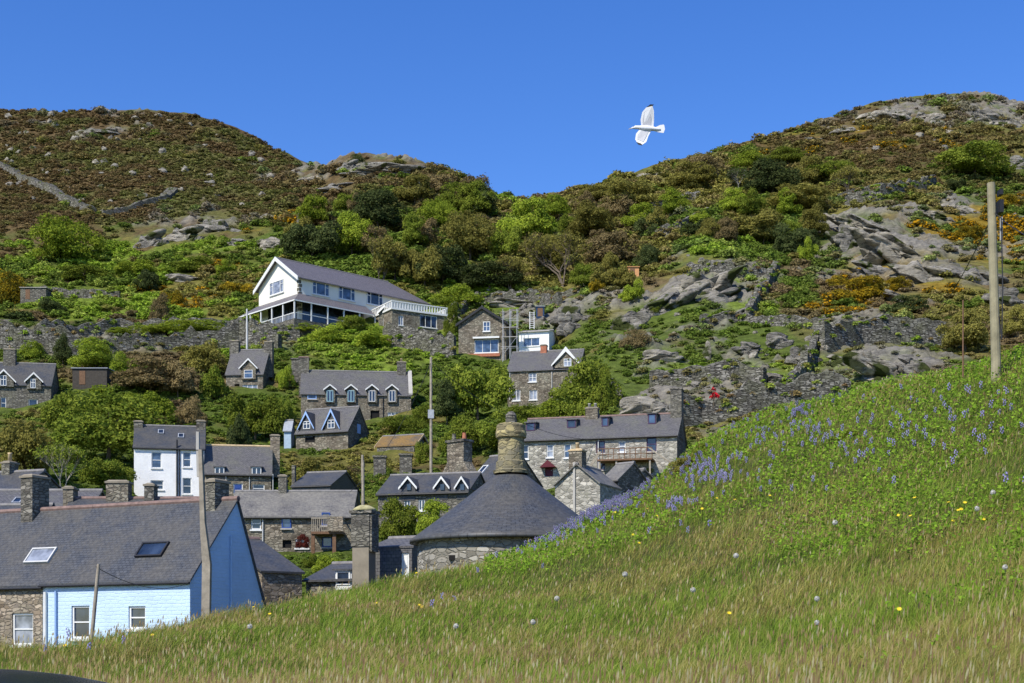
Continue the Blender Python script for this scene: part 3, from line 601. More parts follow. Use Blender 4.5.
# rows behind
h = House('terrace_house', 'slate roofed terrace with red ridge and three stone stacks behind the blue cottage', 'house', 56, 75, 216, 75, 590, 527, 500, 6, 'stone', 'slate_blue', ridgecol='redtile')
h.chimney(70.5, 487, 10, 'stone', depth=.9); h.chimney(119, 481, 22, 'stone', depth=.8); h.chimney(151, 484, 9.5, 'stone_grey', depth=.9)
h = House('terrace_house', 'long grey slate roof with skylight behind the tall ridge stack', 'house', -60, 83, 86, 83, 580, 512, 492, 6, 'stone_grey', 'slate', ridgecol='greyridge')
h.skylight(18, 501, 9, 5, 'lead', 'glass')
h = House('terrace_house', 'dark slate roof with slanting skylight between two rows', 'house', -60, 79, 34, 78, 590, 522, 508, 4, 'stone_grey', 'slate_blue')
h = House('cottage', 'dark slate cottage with yellow chimney pot at far left', 'house', -60, 92, 13, 90, 545, 497, 477, 6, 'stone_grey', 'slate_blue', gablewall='stone_grey')
h.chimney(10, 462, 8, 'stone_grey', pots=1, pot_h=.6, depth=.9, potm='pot')
# white house
h = House('house', 'white rendered two storey house with dark slate roof', 'house', 134, 138.5, 204, 139.8, 500, 447, 426, 6.2, 'wrender', 'slate_blue', gablewall='wrender', over=.15,
          wins=[(156.5, 460, 10, 16, 'white', 'sash', 'skyglass'), (187, 459.5, 8, 15, 'white', 'sash', 'skyglass'), (157, 485, 13, 9, 'white', 'sash', 'glass'), (187, 486, 9, 16, 'white', 'sash')])
h.chimney(138.5, 421, 9, 'stone_grey'); h.chimney(201, 420.5, 9, 'stone_grey'); h.pipe(177, 440, 497, 'gutter', .09); h.pipe(179.5, 449, 497, 'gutter', .06); h.skylight(181, 436, 6, 4, 'lead', 'glass'); h.skylight(161, 432, 6, 4, 'lead', 'glass')
# stone row with little white dormers
h = House('stone_cottage', 'stone cottage with two white dormers and a bright blue door', 'house', 205, 139, 271, 140, 500, 473, 446, 6.5, 'stone', 'slate', ridgecol='pot',
          wins=[(238, 488.5, 9.5, 10, 'bluepaint', 'door'), (258.5, 488.5, 12, 8, 'white', 'sash'), (213, 491, 7, 9, 'white', 'sash')])
for x in (219.5, 256.5): h.boxdormer(x, 471.5, 9.5, 8, 'white', 'slate')
h.chimney(275, 435, 9.5, 'stone_warm'); h.pipe(249.5, 474, 498); h.pipe(273, 474, 498); h.pipe(226, 474, 498)
# stone house with timber balcony
h = House('stone_house', 'stone house with timber balcony and long grey slate roof', 'house', 229, 106, 351.5, 106, 556, 516, 492.5, 6.0, 'stone', 'slate_old', gablewall='stone_grey',  # darker stone on the gables puts their shade into the colour
          wins=[(256, 523.5, 10, 12, 'white', 'sash'), (286.5, 522, 9.5, 12.5, 'bluepaint', 'plain', 'skyglass'), (326, 519, 8.5, 13, 'bluepaint', 'plain', 'skyglass'), (302, 543.5, 13, 9, 'white', 'triple'), (327, 542, 10, 10, 'bluepaint', 'plain', 'skyglass'), (287, 544, 9, 8, 'white', 'hole')])
h.chimney(283, 475, 8, 'stone_grey'); h.pipe(263, 518, 552); h.pipe(340, 518, 535)
a = h.hit(314, 533); b = h.hit(345, 533); m = MB(); m.box(a.x, b.x, -1.5, -.01, a.z-.18, a.z); ba = m.build('balcony', 'brownwood', h.root)
m = MB(); m.box(a.x, b.x, -1.5, -1.42, a.z+.95, a.z+1.05)
for k in range(17): x = a.x+.05+(b.x-a.x-.1)*k/16; m.box(x-.025, x+.025, -1.48, -1.44, a.z, a.z+.95)
for x in (a.x, b.x-.08): m.box(x, x+.08, -1.41, -.01, a.z+.95, a.z+1.05)
m.build('railing', 'wood', ba)
for px in (315.5, 336.5): c = h.hit(px, 552); m = MB(); m.box(c.x-.13, c.x+.13, -1.4, -1.14, -2, a.z-.18); m.build('post', 'brownwood', ba)
m = MB(); m.box(b.x-1.1, b.x+.05, -1.7, -1.5, a.z+.02, a.z+1.1); m.build('planter', 'stone_warm', ba)
h = House('slate_outbuilding', 'blue grey slate outbuilding behind the balcony house roof', 'outbuilding', 292, 124, 330, 123, 505, 487, 474.5, 7, 'slate_blue', 'slate_blue', over=.05)
m = MB(); c = h.hit(291, 470); m.box(-.5, -.2, 1, 1.3, -3, h.R+.5); m.build('chimney', 'stone_grey', h.root)
# low outbuilding beside blue gable
h = House('outbuilding', 'low stone outbuilding with red ridged slate roof beside the blue gable', 'outbuilding', 262, 70, 302, 71.5, 606, 572, 541, 9, 'stone_warm', 'slate_blue', ridge='x', ridgecol='redtile', over=.1, gutter=False)
h2 = House('lean_to', 'small slate lean-to with white boxed dormer below the tall stack', 'outbuilding', 306, 72, 352, 71, 604, 581, 566, 6, 'stone_grey', 'slate_blue', gutter=False)
h2.boxdormer(343.5, 578, 14, 14, 'white', 'white', style='plain')
m = MB(); 
# tall stack
Y = 68.; c = P(364.5, 620, Y); root = empty('chimney_stack', c, math.radians(-16), 'tall tapering stone chimney stack with mossy domed cap', 'chimney')
z = lambda py: (HY-py)/FPX*Y-c.z
m = MB(); m.box(-.45, .40, -.45, .45, -1, z(547)); m.box(-.50, .44, -.5, .5, z(547)+.002, z(514), 1); m.box(.445, .56, -.45, .45, z(552), z(514), 1); m.box(-.57, .60, -.57, .57, z(514)+.001, z(511), 1)
m.build('shaft', ['rendbrown', 'stone_grey'], root)
m = MB(); m.lathe([(0, z(505)), (.25, z(505.5)), (.5, z(508)), (.64, z(511)+.002), (0, z(511)+.002)], 16, jit=.03); m.build('cap', 'capmoss', root, smooth=True)
# slate hung wall right of it
h = House('slate_hung_house', 'slate hung wall with white flaking door between tall stack and round house', 'house', 371, 70, 412, 69, 606, 549, 541, 4, 'slate', 'slate', gutter=False, over=.05,
          wins=[(405, 566, 8, 27, 'white', 'door')])
# round house
Y = 60.; c = P(511, 640, Y); R0 = 4.55
root = empty('round_house', (c.x, Y+R0, 0), 0, 'round boulder-walled lock-up with conical slate roof and drum chimney', 'building')
z = lambda py, yy=Y+R0: (HY-py)/FPX*yy
ze = z(541); zt = z(476)
m = MB(); m.lathe([(R0-.25, -3), (R0-.25, ze+.1)], 72, jit=.006); m.build('wall', 'stone_round', root, smooth=False)
m = MB(); prof = []
for k in range(15):
    t = k/14; prof.append((R0+.12+( .78-R0-.12)*t, ze+(zt-ze)*(t*.95+.05*t*t)))
prof = [(R0-.3, ze-.10), (R0+.12, ze-.14)]+prof
m.lathe(prof, 96)
me = m.mesh('roof', 'slate_blue', smooth=True)
uvl = me.uv_layers[0].data
for p in me.polygons:
    for li in p.loop_indices:
        v = me.vertices[me.loops[li].vertex_index].co; a = math.atan2(v.y, v.x)
        if a < -3.14 + .01 and p.center.y > 0: a += 2*math.pi
        uvl[li].uv = (a*2.6, math.hypot(v.x, v.y)*1.3)
rf = link('roof', me, root)
s_ = Y+R0; q = lambda dpx: dpx/FPX*s_
m = MB(); m.lathe([(q(17.5), z(474)), (q(18), z(471)), (q(15.5), z(470)), (q(15), z(462)), (q(13.2), z(461)), (q(13), z(439)), (q(15), z(438)), (q(15.8), z(434)), (q(14.5), z(429)), (q(14.5), z(425.5)), (q(12), z(424)), (0, z(424))], 28, jit=.012)
ch = m.build('chimney', 'yellowstone', rf)
m = MB(); m.lathe([(q(6), z(424)-.02), (q(5.4), z(416)), (q(5.8), z(415.8)), (q(3), z(412)), (0, z(411))], 14, jit=.04); m.build('chimney_pot', 'stone_grey', rf)
m = MB(); d = Vector(((456-511)/FPX*s_, 0, 0)); d.y = -math.sqrt((R0-.25)**2-d.x**2); m.box(d.x-.17, d.x+.17, d.y-.06, d.y+.2, z(560, 61), z(555, 61)); m.build('vent', 'dark', root)
# row with pointed dormers behind the garden tree
h = House('stone_cottage', 'dark stone cottage with pointed white edged dormers above the garden trees', 'house', 378, 113, 468, 111, 519, 494, 477, 6.5, 'stone_grey', 'slate_blue',
          wins=[(407, 505, 6.5, 11, 'white', 'pair'), (421.5, 505, 6.5, 11, 'white', 'pair')])
for x, w in ((408.5, 17), (442, 15), (462, 13)): h.gablet(x, 477.5, w, 489, 'white', None, 'slate_blue', wall='slate_blue', boardw=.12)
for x, w in ((408.5, 17), (442, 15), (462, 13)):
    r = h.rect(x, 487, 4, 6, -.2); g = MB(); g.box(r[0], r[1], -.12, -.04, r[2], r[3]); g.build('window', 'glass', h.root)
# gable with big stack left of the round house
Yc = 116.; h = House('stone_house', 'rough stone house with wide shouldered gable stack and red pot', 'house', 470, 117, 499, 115, 497, 482, 460, 5.5, 'stone', 'slate_blue')
h.skylight(483, 470, 5, 6, 'white', 'glass')
m = MB(); a = h.hit(435, 488); b = h.hit(476, 488); t0 = h.hit(447, 463); t1 = h.hit(463.5, 463); tp = h.hit(455, 442)
m.prism([(a.x, 0, -3), (b.x, 0, -3), (b.x, 0, a.z), (t1.x, 0, t0.z), (t1.x, 0, tp.z), (t0.x, 0, tp.z), (t0.x, 0, t0.z), (a.x, 0, a.z)], (0, 1.1, 0)); m.build('chimney_breast', 'stone', h.root)
m = MB(); m.box(t0.x-.12, t1.x+.12, -.12, 1.22, tp.z, tp.z+.2); m.build('chimney_cap', 'stone_grey', h.root)
for k, x in enumerate((t0.x+.35, t1.x-.35)):
    m = MB(); m.lathe([(0, tp.z+.2), (.2, tp.z+.2), (.15, tp.z+.75), (.18, tp.z+.8), (0, tp.z+.8)], 10, centre=(x, .5)); m.build('chimney_pot', 'stone_grey' if k == 0 else 'potred', h.root)
# upper right terrace
h = House('stone_terrace', 'long two storey stone terrace with slate roof below the quarry wall', 'house', 521, 129.5, 677, 126, 482, 440, 420.5, 6.5, 'stone_pale', 'slate', gablewall='stone_grey', ridgecol='redtile',  # gable ends get a darker stone, so shade is painted in
          wins=[(525, 452, 7, 14, 'white', 'sash'), (550, 451, 7, 13, 'white', 'sash', 'curtain'), (567.5, 451, 7, 14, 'white', 'sash', 'skyglass'), (600.5, 447, 9, 12.5, 'mauve', 'sash', 'glass'), (622, 446.5, 7, 11, 'white', 'sash', 'curtain'),
                (651.5, 444, 10, 15, 'mauve', 'sash', 'glass'), (549, 470, 8, 13, 'darkred', 'door'), (623, 468, 6.5, 10, 'white', 'hole'), (647, 471, 11, 6, 'mauve', 'plain'), (601, 465, 8, 10, 'mauve', 'plain')])
h.boxdormer(530.5, 427, 8.5, 8, 'mauve', 'slate', style='plain', glass='glass'); h.boxdormer(571.5, 424, 8.5, 8, 'mauve', 'slate', style='plain', glass='glass')
h.boxdormer(605, 422, 6.5, 9, 'mauve', 'slate', glass='skyglass', style='plain'); h.boxdormer(652, 419, 7.5, 10, 'mauve', 'slate', glass='skyglass', style='plain')
h.chimney(592.5, 408, 12, 'stone', pots=2, pot_h=.4, potm='concrete'); h.chimney(677, 389, 11, 'stone_grey', depth=1.5, cap='stone_grey')
h.pipe(598.5, 440, 470); 
a = h.hit(601, 462); b = h.hit(655, 460); m = MB(); m.box(a.x, b.x, -1.9, -.01, a.z-.15, a.z); ba = m.build('balcony', 'brownwood', h.root)
m = MB()
for k in range(11): x = a.x+(b.x-a.x)*k/10; m.box(x-.03, x+.03, -1.88, -1.82, a.z, a.z+.9)
m.box(a.x, b.x, -1.9, -1.8, a.z+.9, a.z+.97); m.box(a.x, b.x, -1.9, -1.8, a.z+.4, a.z+.45); m.build('railing', 'brownwood', ba)
for k in range(4):
    x = a.x+.2+(b.x-a.x-.4)*k/3; m = MB(); m.box(x-.07, x+.07, -1.8, -1.66, -2, a.z-.15); m.build('post', 'wood', ba)
m = MB(); m.prism([(a.x-1.2, -1.9, a.z-1.2), (a.x-.9, -1.9, a.z-1.2), (a.x+.4, -1.9, a.z+.7), (a.x+.1, -1.9, a.z+.7)], (0, .1, 0)); m.build('ladder', 'wood', ba)
m = MB(); m.prism([(b.x+2.2, -1.9, a.z-1.0), (b.x+2.45, -1.9, a.z-1.0), (b.x-.3, -1.9, a.z+1.0), (b.x-.5, -1.9, a.z+1.0)], (0, .1, 0)); m.build('ladder', 'wood', ba)
c = h.hit(549, 463); m = MB(); m.prism([(c.x-.75, -.7, c.z-.45), (c.x+.75, -.7, c.z-.45), (c.x, -.7, c.z+.2)], (0, .69, 0)); m.build('porch_roof', 'darkred', h.root)
# small chimney gable in front of it
h = House('stone_outbuilding', 'small stone gabled outbuilding with central chimney above the bluebells', 'outbuilding', 555, 104, 600, 102.5, 520, 486, 465, 4.5, 'stone_pale', 'slate_old', ridge='y', over=.06)
h.chimney(577.5, 450, 13, 'stone', depth=.9, yloc=.5, cap='pot', pots=1, pot_h=.5)
m = MB(); m.box(h.xm-.30, h.xm-.14, -.12, -.002, -3, h.R+.2); m.build('flue', 'concrete', h.root)
h = House('lean_to', 'small slate roofed lean-to against the chimney gable under the terrace balcony', 'outbuilding', 602, 108, 618, 107, 505, 481, 467, 4, 'stone_grey', 'slate_old')
h = House('lean_to', 'narrow slate porch roof beside the chimney gable, in front of the long terrace', 'outbuilding', 619.5, 110, 629, 109, 500, 484, 474, 3, 'stone_grey', 'slate_old')
# left pair of gabled houses
h = House('stone_house', 'dark stone house with white bargeboards on the left hillside', 'house', -30, 180, 51, 181.5, 420, 383, 362.5, 6.5, 'stone_grey', 'slate_blue',
          gutter=False, wins=[(3.5, 403, 5, 11, 'white', 'sash'), (33, 404.5, 9, 10, 'white', 'plain'), (-20, 403, 5, 11, 'white', 'sash')])
h.gablet(4, 370, 24, 382, 'white', (4, 381, 6, 10), glass='glass', proud=.3); h.gablet(34, 373, 18, 382, 'white', (33.5, 384, 5, 9), glass='glass', proud=.3); h.chimney(10, 349, 12, 'stone_grey', pots=1); h.chimney(-20, 351, 12, 'stone_grey')
# cottage with white dormer
h = House('stone_cottage', 'small stone cottage with white bay and one pointed dormer below the hotel', 'house', 226, 196, 263, 195.5, 396, 374, 351, 6.5, 'stone', 'slate', gablewall='stone_grey',  # gable shade is painted by a darker stone than the front
          gutter=False, wins=[(250, 388.5, 15, 7.5, 'white', 'triple', 'curtain'), (237, 387, 5, 6, 'white', 'hole')])
h.gablet(248.5, 359, 18, 369, 'white', (249, 374.5, 8.5, 8.5), wframe='white', style='sash', glass='skyglass', proud=.3); h.chimney(235, 341, 9, 'stone_grey'); h.chimney(269, 342, 8, 'stone_grey')
# terrace of four dormers
h = House('stone_terrace', 'stone terrace with four pointed dormers, two pale green and two white', 'house', 301, 180, 411, 181.5, 427, 393, 371, 6.5, 'stone', 'slate', gablewall='stone',
          gutter=False, wins=[(312, 396, 9, 6, 'paleblue', 'plain'), (375, 415, 9, 9, 'white', 'hole'), (395, 417, 15, 9, 'white', 'grid', 'curtain'), (345, 414, 6, 9, 'white', 'sash')])
for x, fr in ((330, 'teal'), (351, 'teal'), (372, 'white'), (392, 'white')): h.gablet(x, 385, 12.5, 390, 'white', (x, 396.5, 6.5, 11), wframe=fr, style='pair', wall='stone_grey', boardw=.09, proud=.3)
h.chimney(304, 357, 10, 'stone_grey', cap='redtile'); h.chimney(401.5, 362, 9, 'stone_grey', pots=1); h.pipe(383, 393, 420, 'gutter')
m = MB(); v = h.W+.13; m.prism([(h.W-.3, -.2, h.H-.02), (h.W-.3, h.ym, h.R+.15), (h.W-.3, h.ym, h.R+.35), (h.W-.3, -.2, h.H+.25)], (.5, 0, 0)); m.build('coping', 'concrete', h.rf)
# cottage with blue gablets
h = House('stone_cottage', 'stone cottage with two steep pale blue framed dormers', 'house', 296, 166.5, 348, 164, 452, 433, 411.5, 5.5, 'stone', 'slate', gablewall='stone_grey',  # side walls use darker stone, with their shade in its colour
          wins=[(310, 439, 10, 7, 'white', 'hole')])
h.gablet(306.5, 412, 16, 430, 'paleblue', (306.5, 425, 7, 8), wframe='white', wall='slate_blue', roofm='slate_blue', boardw=.3, y0=.1); h.gablet(331.5, 409.5, 17, 430, 'paleblue', (331, 424, 7, 9), wframe='white', wall='slate_blue', roofm='slate_blue', boardw=.3, y0=.1)
m = MB(); m.box(h.W+.01, h.W+.06, 2.3, 3.1, 2.2, 3.3); m.build('window', 'paleblue', h.root)
M['shedblue'] = plain('faded blue boards', (0.36, 0.46, 0.55), .8, .15)
h = House('garden_shed', 'tiny pale blue shed against the cottage with steep blue dormers', 'shed', 284, 166.5, 291, 166.5, 436, 430, 421, 2.5, 'shedblue', 'lead', gutter=False)
# moss roofed shed and ruin
h = House('stone_shed', 'stone shed with rusty moss covered roof', 'shed', 377, 160, 414, 158.5, 468, 447, 437.5, 4.5, 'stone_grey', 'slate_moss', verge='pot', gutter=False, over=.1)
# big white hotel-like house: gable front and long flank built as one house
Y0 = 220.; C0 = P(299, 324, Y0); A1 = P(396, 306, 233.0); ang = math.atan2(A1.y-C0.y, A1.x-C0.x)
L = 26.0; Gw = 11.6
root = empty('large_house', C0, ang, 'large white gabled villa with verandah and mauve slate roof above the town', 'house')
inv = Matrix.Rotation(-ang, 3, 'Z'); camL = inv @ (-C0)
def lh(px, py, pt, n):
    d = inv @ Vector(((px-512)/FPX, 1, (HY-py)/FPX)); n = Vector(n); t = (Vector(pt)-camL).dot(n)/d.dot(n); return camL+d*t
He = lh(299, 276.5, (0, 0, 0), (0, 1, 0)).z; Hr = lh(275.5, 260.0, (0, 0, 0), (1, 0, 0)).z
# local: x along flank, y back along gable; flank front is y=0, gable face is x=0
m = MB(); f = -3
m.quad((0, 0, f), (L, 0, f), (L, 0, He), (0, 0, He)); m.poly([(0, Gw, f), (0, 0, f), (0, 0, He), (0, Gw/2, Hr), (0, Gw, He)], 1); m.poly([(L, 0, f), (L, Gw, f), (L, Gw, He), (L, 0, He)]); m.quad((L, Gw, f), (0, Gw, f), (0, Gw, He), (L, Gw, He))
m.build('wall', ['cream', 'cream'], root, fix=False)
p = (Hr-He)/(Gw/2); o = .55; m = MB(); hip = 4.0
m.prism([(-.6, -o, He-o*p), (L+.3, -o, He-o*p), (L-hip, Gw/2, Hr), (-.6, Gw/2, Hr)], (0, 0, .14)); m.prism([(-.6, Gw/2+.002, Hr), (L-hip, Gw/2+.002, Hr), (L+.3, Gw+o, He-o*p), (-.6, Gw+o, He-o*p)], (0, 0, .14)); m.prism([(L+.302, -o, He-o*p), (L+.302, Gw+o, He-o*p), (L-hip+.002, Gw/2, Hr)], (0, 0, .14))
rf = m.build('roof', 'slate_mauve', root); c = MB(); c.tube([(-.6, Gw/2, Hr+.1), (L-hip, Gw/2, Hr+.1)], .16, 8); c.build('ridge_tiles', 'greyridge', rf)
v = MB(); x = -.72
v.prism([(x, -o-.1, He-o*p-.4), (x, Gw/2, Hr-.42), (x, Gw/2, Hr+.24), (x, -o-.1, He-o*p+.22)], (.1, 0, 0)); v.prism([(x, Gw+o+.1, He-o*p-.4), (x, Gw/2+.002, Hr-.42), (x, Gw/2+.002, Hr+.24), (x, Gw+o+.1, He-o*p+.22)], (.1, 0, 0)); v.build('bargeboard', 'white', root)
def biwin(face, px, py, w, h, glass, nb=3, frame='white'):
    if face == 'x': a = lh(px-w/2, py+h/2, (0, 0, 0), (1, 0, 0)); b = lh(px+w/2, py-h/2, (0, 0, 0), (1, 0, 0)); q0, q1 = min(a.y, b.y), max(a.y, b.y)
    else: a = lh(px-w/2, py+h/2, (0, 0, 0), (0, 1, 0)); b = lh(px+w/2, py-h/2, (0, 0, 0), (0, 1, 0)); q0, q1 = min(a.x, b.x), max(a.x, b.x)
    fn = (1, 0, 0) if face == 'x' else (0, 1, 0); z0 = lh(px, py+h/2, (0, 0, 0), fn).z; z1 = lh(px, py-h/2, (0, 0, 0), fn).z
    def bx(mb, s0, s1, t0, t1, zz0, zz1, mi=0):
        if face == 'x': mb.box(-t1, -t0, s0, s1, zz0, zz1, mi)
        else: mb.box(s0, s1, -t1, -t0, zz0, zz1, mi)
    m = MB(); k = .12
    bx(m, q0, q0+k, .003, .12, z0, z1); bx(m, q1-k, q1, .003, .12, z0, z1); bx(m, q0+k, q1-k, .003, .12, z0, z0+k); bx(m, q0+k, q1-k, .003, .12, z1-k, z1)
    for i in ([.24, .76] if nb == 3 else [.5] if nb == 2 else []): c = q0+(q1-q0)*i; bx(m, c-.06, c+.06, .004, .11, z0+k, z1-k)
    if nb == 3: bx(m, q0+k, q0+(q1-q0)*.24-.06, .005, .10, z0+(z1-z0)*.66, z0+(z1-z0)*.66+.08); bx(m, q0+(q1-q0)*.76+.06, q1-k, .005, .10, z0+(z1-z0)*.66, z0+(z1-z0)*.66+.08)
    w_ = m.build('window', frame, root); g = MB(); bx(g, q0+k, q1-k, .003, .05, z0+k, z1-k); g.build('pane', glass, w_); g = MB(); bx(g, q0-.1, q1+.1, .003, .2, z0-.14, z0-.002); g.build('sill', 'white', w_)
biwin('x', 277, 287.5, 14, 13, 'curtain'); 
for px, gl in ((320.5, 'skyglass'), (346.5, 'skyglass'), (374.5, 'glass')): biwin('y', px, 289+(px-320)*.18, 17-(px-320)*.02, 12.5, gl)
q = MB(); 
for k in range(8): 
    zz = He-.5-k*.62; ww = .55 if k % 2 else .4; q.box(-.03, ww, -.03, -.002, zz-.5, zz); q.box(-.03, -.002, .0, .95-ww, zz-.5, zz)
q.build('quoins', 'stone_grey', root)
# verandah: lean-to roof round the corner on posts
zv = lh(299, 294, (0, 0, 0), (0, 1, 0)).z; ze = zv-1.75; wd = 2.5; m = MB()
m.prism([(-.02, 0, zv), (-.02, Gw+.6, zv), (-wd, Gw+2, ze), (-wd, -wd, ze)], (0, 0, .1)); m.prism([(0, -.02, zv), (-wd, -wd-.002, ze), (13.0, -wd-.002, ze), (13.0, -.02, zv)], (0, 0, .1)); vr = m.build('verandah', 'slate_mauve', root)
m = MB(); m.box(-wd-.1, -wd, -wd, Gw+2, ze-.12, ze+.06); m.box(-wd-.1, 13.0, -wd-.1, -wd-.003, ze-.12, ze+.06); m.build('fascia', 'white', vr)
for k in range(5): y = -wd+.1+k*(Gw+2+wd-.3)/5; m = MB(); m.box(-wd+.02, -wd+.2, y, y+.18, -.4, ze-.02); m.build('post', 'white', vr)
for k in range(1, 6): x = -wd+k*3.1; m = MB(); m.box(x, x+.18, -wd+.02, -wd+.2, -.4, ze-.02); m.build('post', 'white', vr)
m = MB()
m.box(-wd+.06, -wd+.14, -wd+.3, Gw+4.5, 1.0, 1.1); m.box(-wd+.3, 12, -wd+.06, -wd+.14, 1.0, 1.1)
for k in range(50): y = -wd+.3+k*(Gw+7)/50; m.box(-wd+.08, -wd+.12, y, y+.05, 0, 1)
m.build('railing', 'white', vr)
m = MB(); m.box(-.05, -.01, .6, 8.8, 0, zv-.6); m.box(.6, 12.6, -.05, -.01, 0, zv-.6); m.build('dark_doors', 'glass', vr)
m = MB(); m.box(-wd-.2, -.05, -wd-.2, Gw+2, -4, .05); m.box(-.04, 13, -wd-.2, -.06, -4, .04); m.build('terrace_floor', 'stone_grey', vr)
# flat roofed wing with balustrade
h = House('flat_roofed_wing', 'flat roofed stone wing with white balustrade beside the large villa', 'house', 392, 223, 447, 228, 338, 309, 308.5, 10, 'stone', 'concrete', gutter=False, foot=5, over=.15,
          wins=[(401, 320.5, 5, 9, 'white', 'pair', 'curtain'), (428.5, 321.5, 17, 10, 'white', 'triple', 'glass')])
m = MB(); t = h.H+.25
for (x0, x1, y0, y1) in ((-.2, h.W+.2, -.2, .0), (-.2, 0, .0, 9), (h.W, h.W+.2, .0, 9)): m.box(x0, x1, y0, y1, t-.3, t); m.box(x0, x1, y0, y1, t+.95, t+1.1)
for k in range(22):
    x = -.15+(h.W+.2)*k/21; m.box(x, x+.17, -.16, -.04, t, t+.95)
for k in range(16):
    y = 0+k*.58; m.box(-.16, -.04, y, y+.17, t, t+.95); m.box(h.W+.04, h.W+.16, y, y+.17, t, t+.95)
m.build('balustrade', 'white', h.root)
h = House('garden_porch', 'little slate gabled porch between the villa verandah and the flat roofed wing', 'porch', 379, 226, 392.5, 225, 336, 313, 306, 5, 'stone_grey', 'slate', ridge='y', verge='white', over=.15, wins=[(386, 322, 6, 10, 'white', 'pair')])
# stone gable house with big bay
h = House('stone_house', 'stone gable fronted house with wide picture window beside scaffolding', 'house', 458.6, 206, 506, 205, 358, 324, 307.5, 10, 'stone', 'slate', ridge='y', verge='gutter', over=.35,
          wins=[(486.7, 326.5, 7, 10, 'white', 'cross', 'skyglass'), (486.5, 346, 24, 14, 'white', 'triple', 'skyglass')])
r = h.rect(486.5, 346, 25, 15); m = MB(); m.box(r[0]-.1, r[1]+.1, -.5, -.14, r[3], r[3]+.25); m.build('bay_hood', 'white', h.root)
a = h.hit(460, 355.5); b = h.hit(500, 355.5); m = MB(); m.box(a.x, b.x, -.3, -.004, a.z-.3, a.z+.15); m.build('brick_band', 'potred', h.root)
c0 = h.hit(504, 351); c1 = h.hit(518, 351); root = empty('scaffolding', h.root.matrix_basis @ Vector((c0.x, -1.2, 0)), h.ang, 'steel scaffold tower on the gable house corner', 'scaffold')
wz = h.hit(504, 311).z; ww = c1.x-c0.x; m = MB()
for x in (0, ww*.5, ww):
    for y in (0, 1.1): m.tube([(x, y, -1), (x, y, wz)], .045, 5)
m.build('standards', 'steel', root); m = MB()
for zz in (1.2, 2.6, 4.0, 5.2): 
    for y in (0, 1.1): m.tube([(-.2, y, zz), (ww+.2, y, zz)], .04, 5)
m.tube([(0, 0, 0), (ww, 0, 2.6)], .035, 5); m.build('ledgers', 'steel', root)
for zz in (2.65, 4.05): m = MB(); m.box(0, ww, .05, 1.05, zz, zz+.05); m.build('board', 'wood', root)
h = House('extension', 'white flat roofed extension with blue window beside the scaffold tower', 'extension', 519, 206, 549, 205, 357, 332.5, 332.3, 6, 'wrender', 'concrete', gutter=False, over=.3, wins=[(531.5, 342, 16.5, 9, 'white', 'pair', 'skyglass')])
# stone house with white gable right
h = House('stone_house', 'stone house with broad white bargeboard gable, half hidden by a big bush', 'house', 507.5, 181, 579, 179, 404, 371, 353.5, 7, 'stone', 'slate', foot=3,
          gutter=False, wins=[(532.5, 377.5, 8, 9, 'white', 'cross', 'curtain'), (516.3, 395.3, 8, 11, 'white', 'pair', 'curtain'), (533.2, 395, 8, 10, 'white', 'pair', 'curtain')])
h.gablet(566, 347.5, 28, 366, 'white', (568, 363, 7.5, 8), boardw=.55, glass='curtain', proud=.3); h.pipe(510, 372, 400); h.pipe(552, 372, 388)
h.chimney(544, 345, 6, 'potred')
# brick wall sections, hut, ruins
def hut(name, label, cat, px, py, Y, w, d, hgt, wall, roof, rz=0, slope=.25):
    c = hit(px, py); root = empty(name, c, rz, label, cat)
    m = MB(); m.box(-w/2, w/2, -d/2, d/2, -1.5, hgt); m.build('wall', wall, root)
    m = MB(); m.prism([(-w/2-.15, -d/2-.2, hgt+.02), (-w/2-.15, d/2+.2, hgt+slope), (-w/2-.15, d/2+.2, hgt+slope+.1), (-w/2-.15, -d/2-.2, hgt+.12)], (w+.3, 0, 0)); m.build('roof', roof, root)
    m = MB(); m.box(-w*.3, -w*.3+.8, -d/2-.04, -d/2-.002, -.2, min(1.9, hgt*.85)); m.build('door', 'brownwood', root)
    return root
hut('hut', 'flat roofed hut in the green terrace by the left hedge', 'hut', 36, 300, 236, 4.6, 3, 1.8, 'stone_grey', 'concrete')
M['tarred'] = plain('tarred boards', (0.06, 0.052, 0.043), .9, .3, 4.0)
hut('greenhouse', 'low dark timber shed between hedges above the treetops', 'shed', 93, 385, 193, 4.6, 3, 1.9, 'tarred', 'lead')
hut('hut', 'orange rendered hut high on the right slope', 'hut', 633, 276, 262, 1.9, 1.6, 1.3, 'orange', 'orange', slope=.05)
hut('water_tank', 'dark blue water tank on stone wall above the white extension', 'tank', 540, 316, 214, 1.3, 1.3, 1.3, 'glass', 'lead', slope=.05)
m = MB(); a = P(532, 329, 208.5); L_ = 2.7
for sx in (-.32, .32): m.tube([(a.x+sx, a.y, a.z), (a.x+sx, a.y+.6, a.z+L_)], .06, 5)
for k in range(8): m.tube([(a.x-.32, a.y+.07*k, a.z+.2+k*.33), (a.x+.32, a.y+.07*k, a.z+.2+k*.33)], .04, 4)
tag(m.build('ladder', 'white'), 'white ladder leaning on rubble wall beside the blue tank', 'ladder')
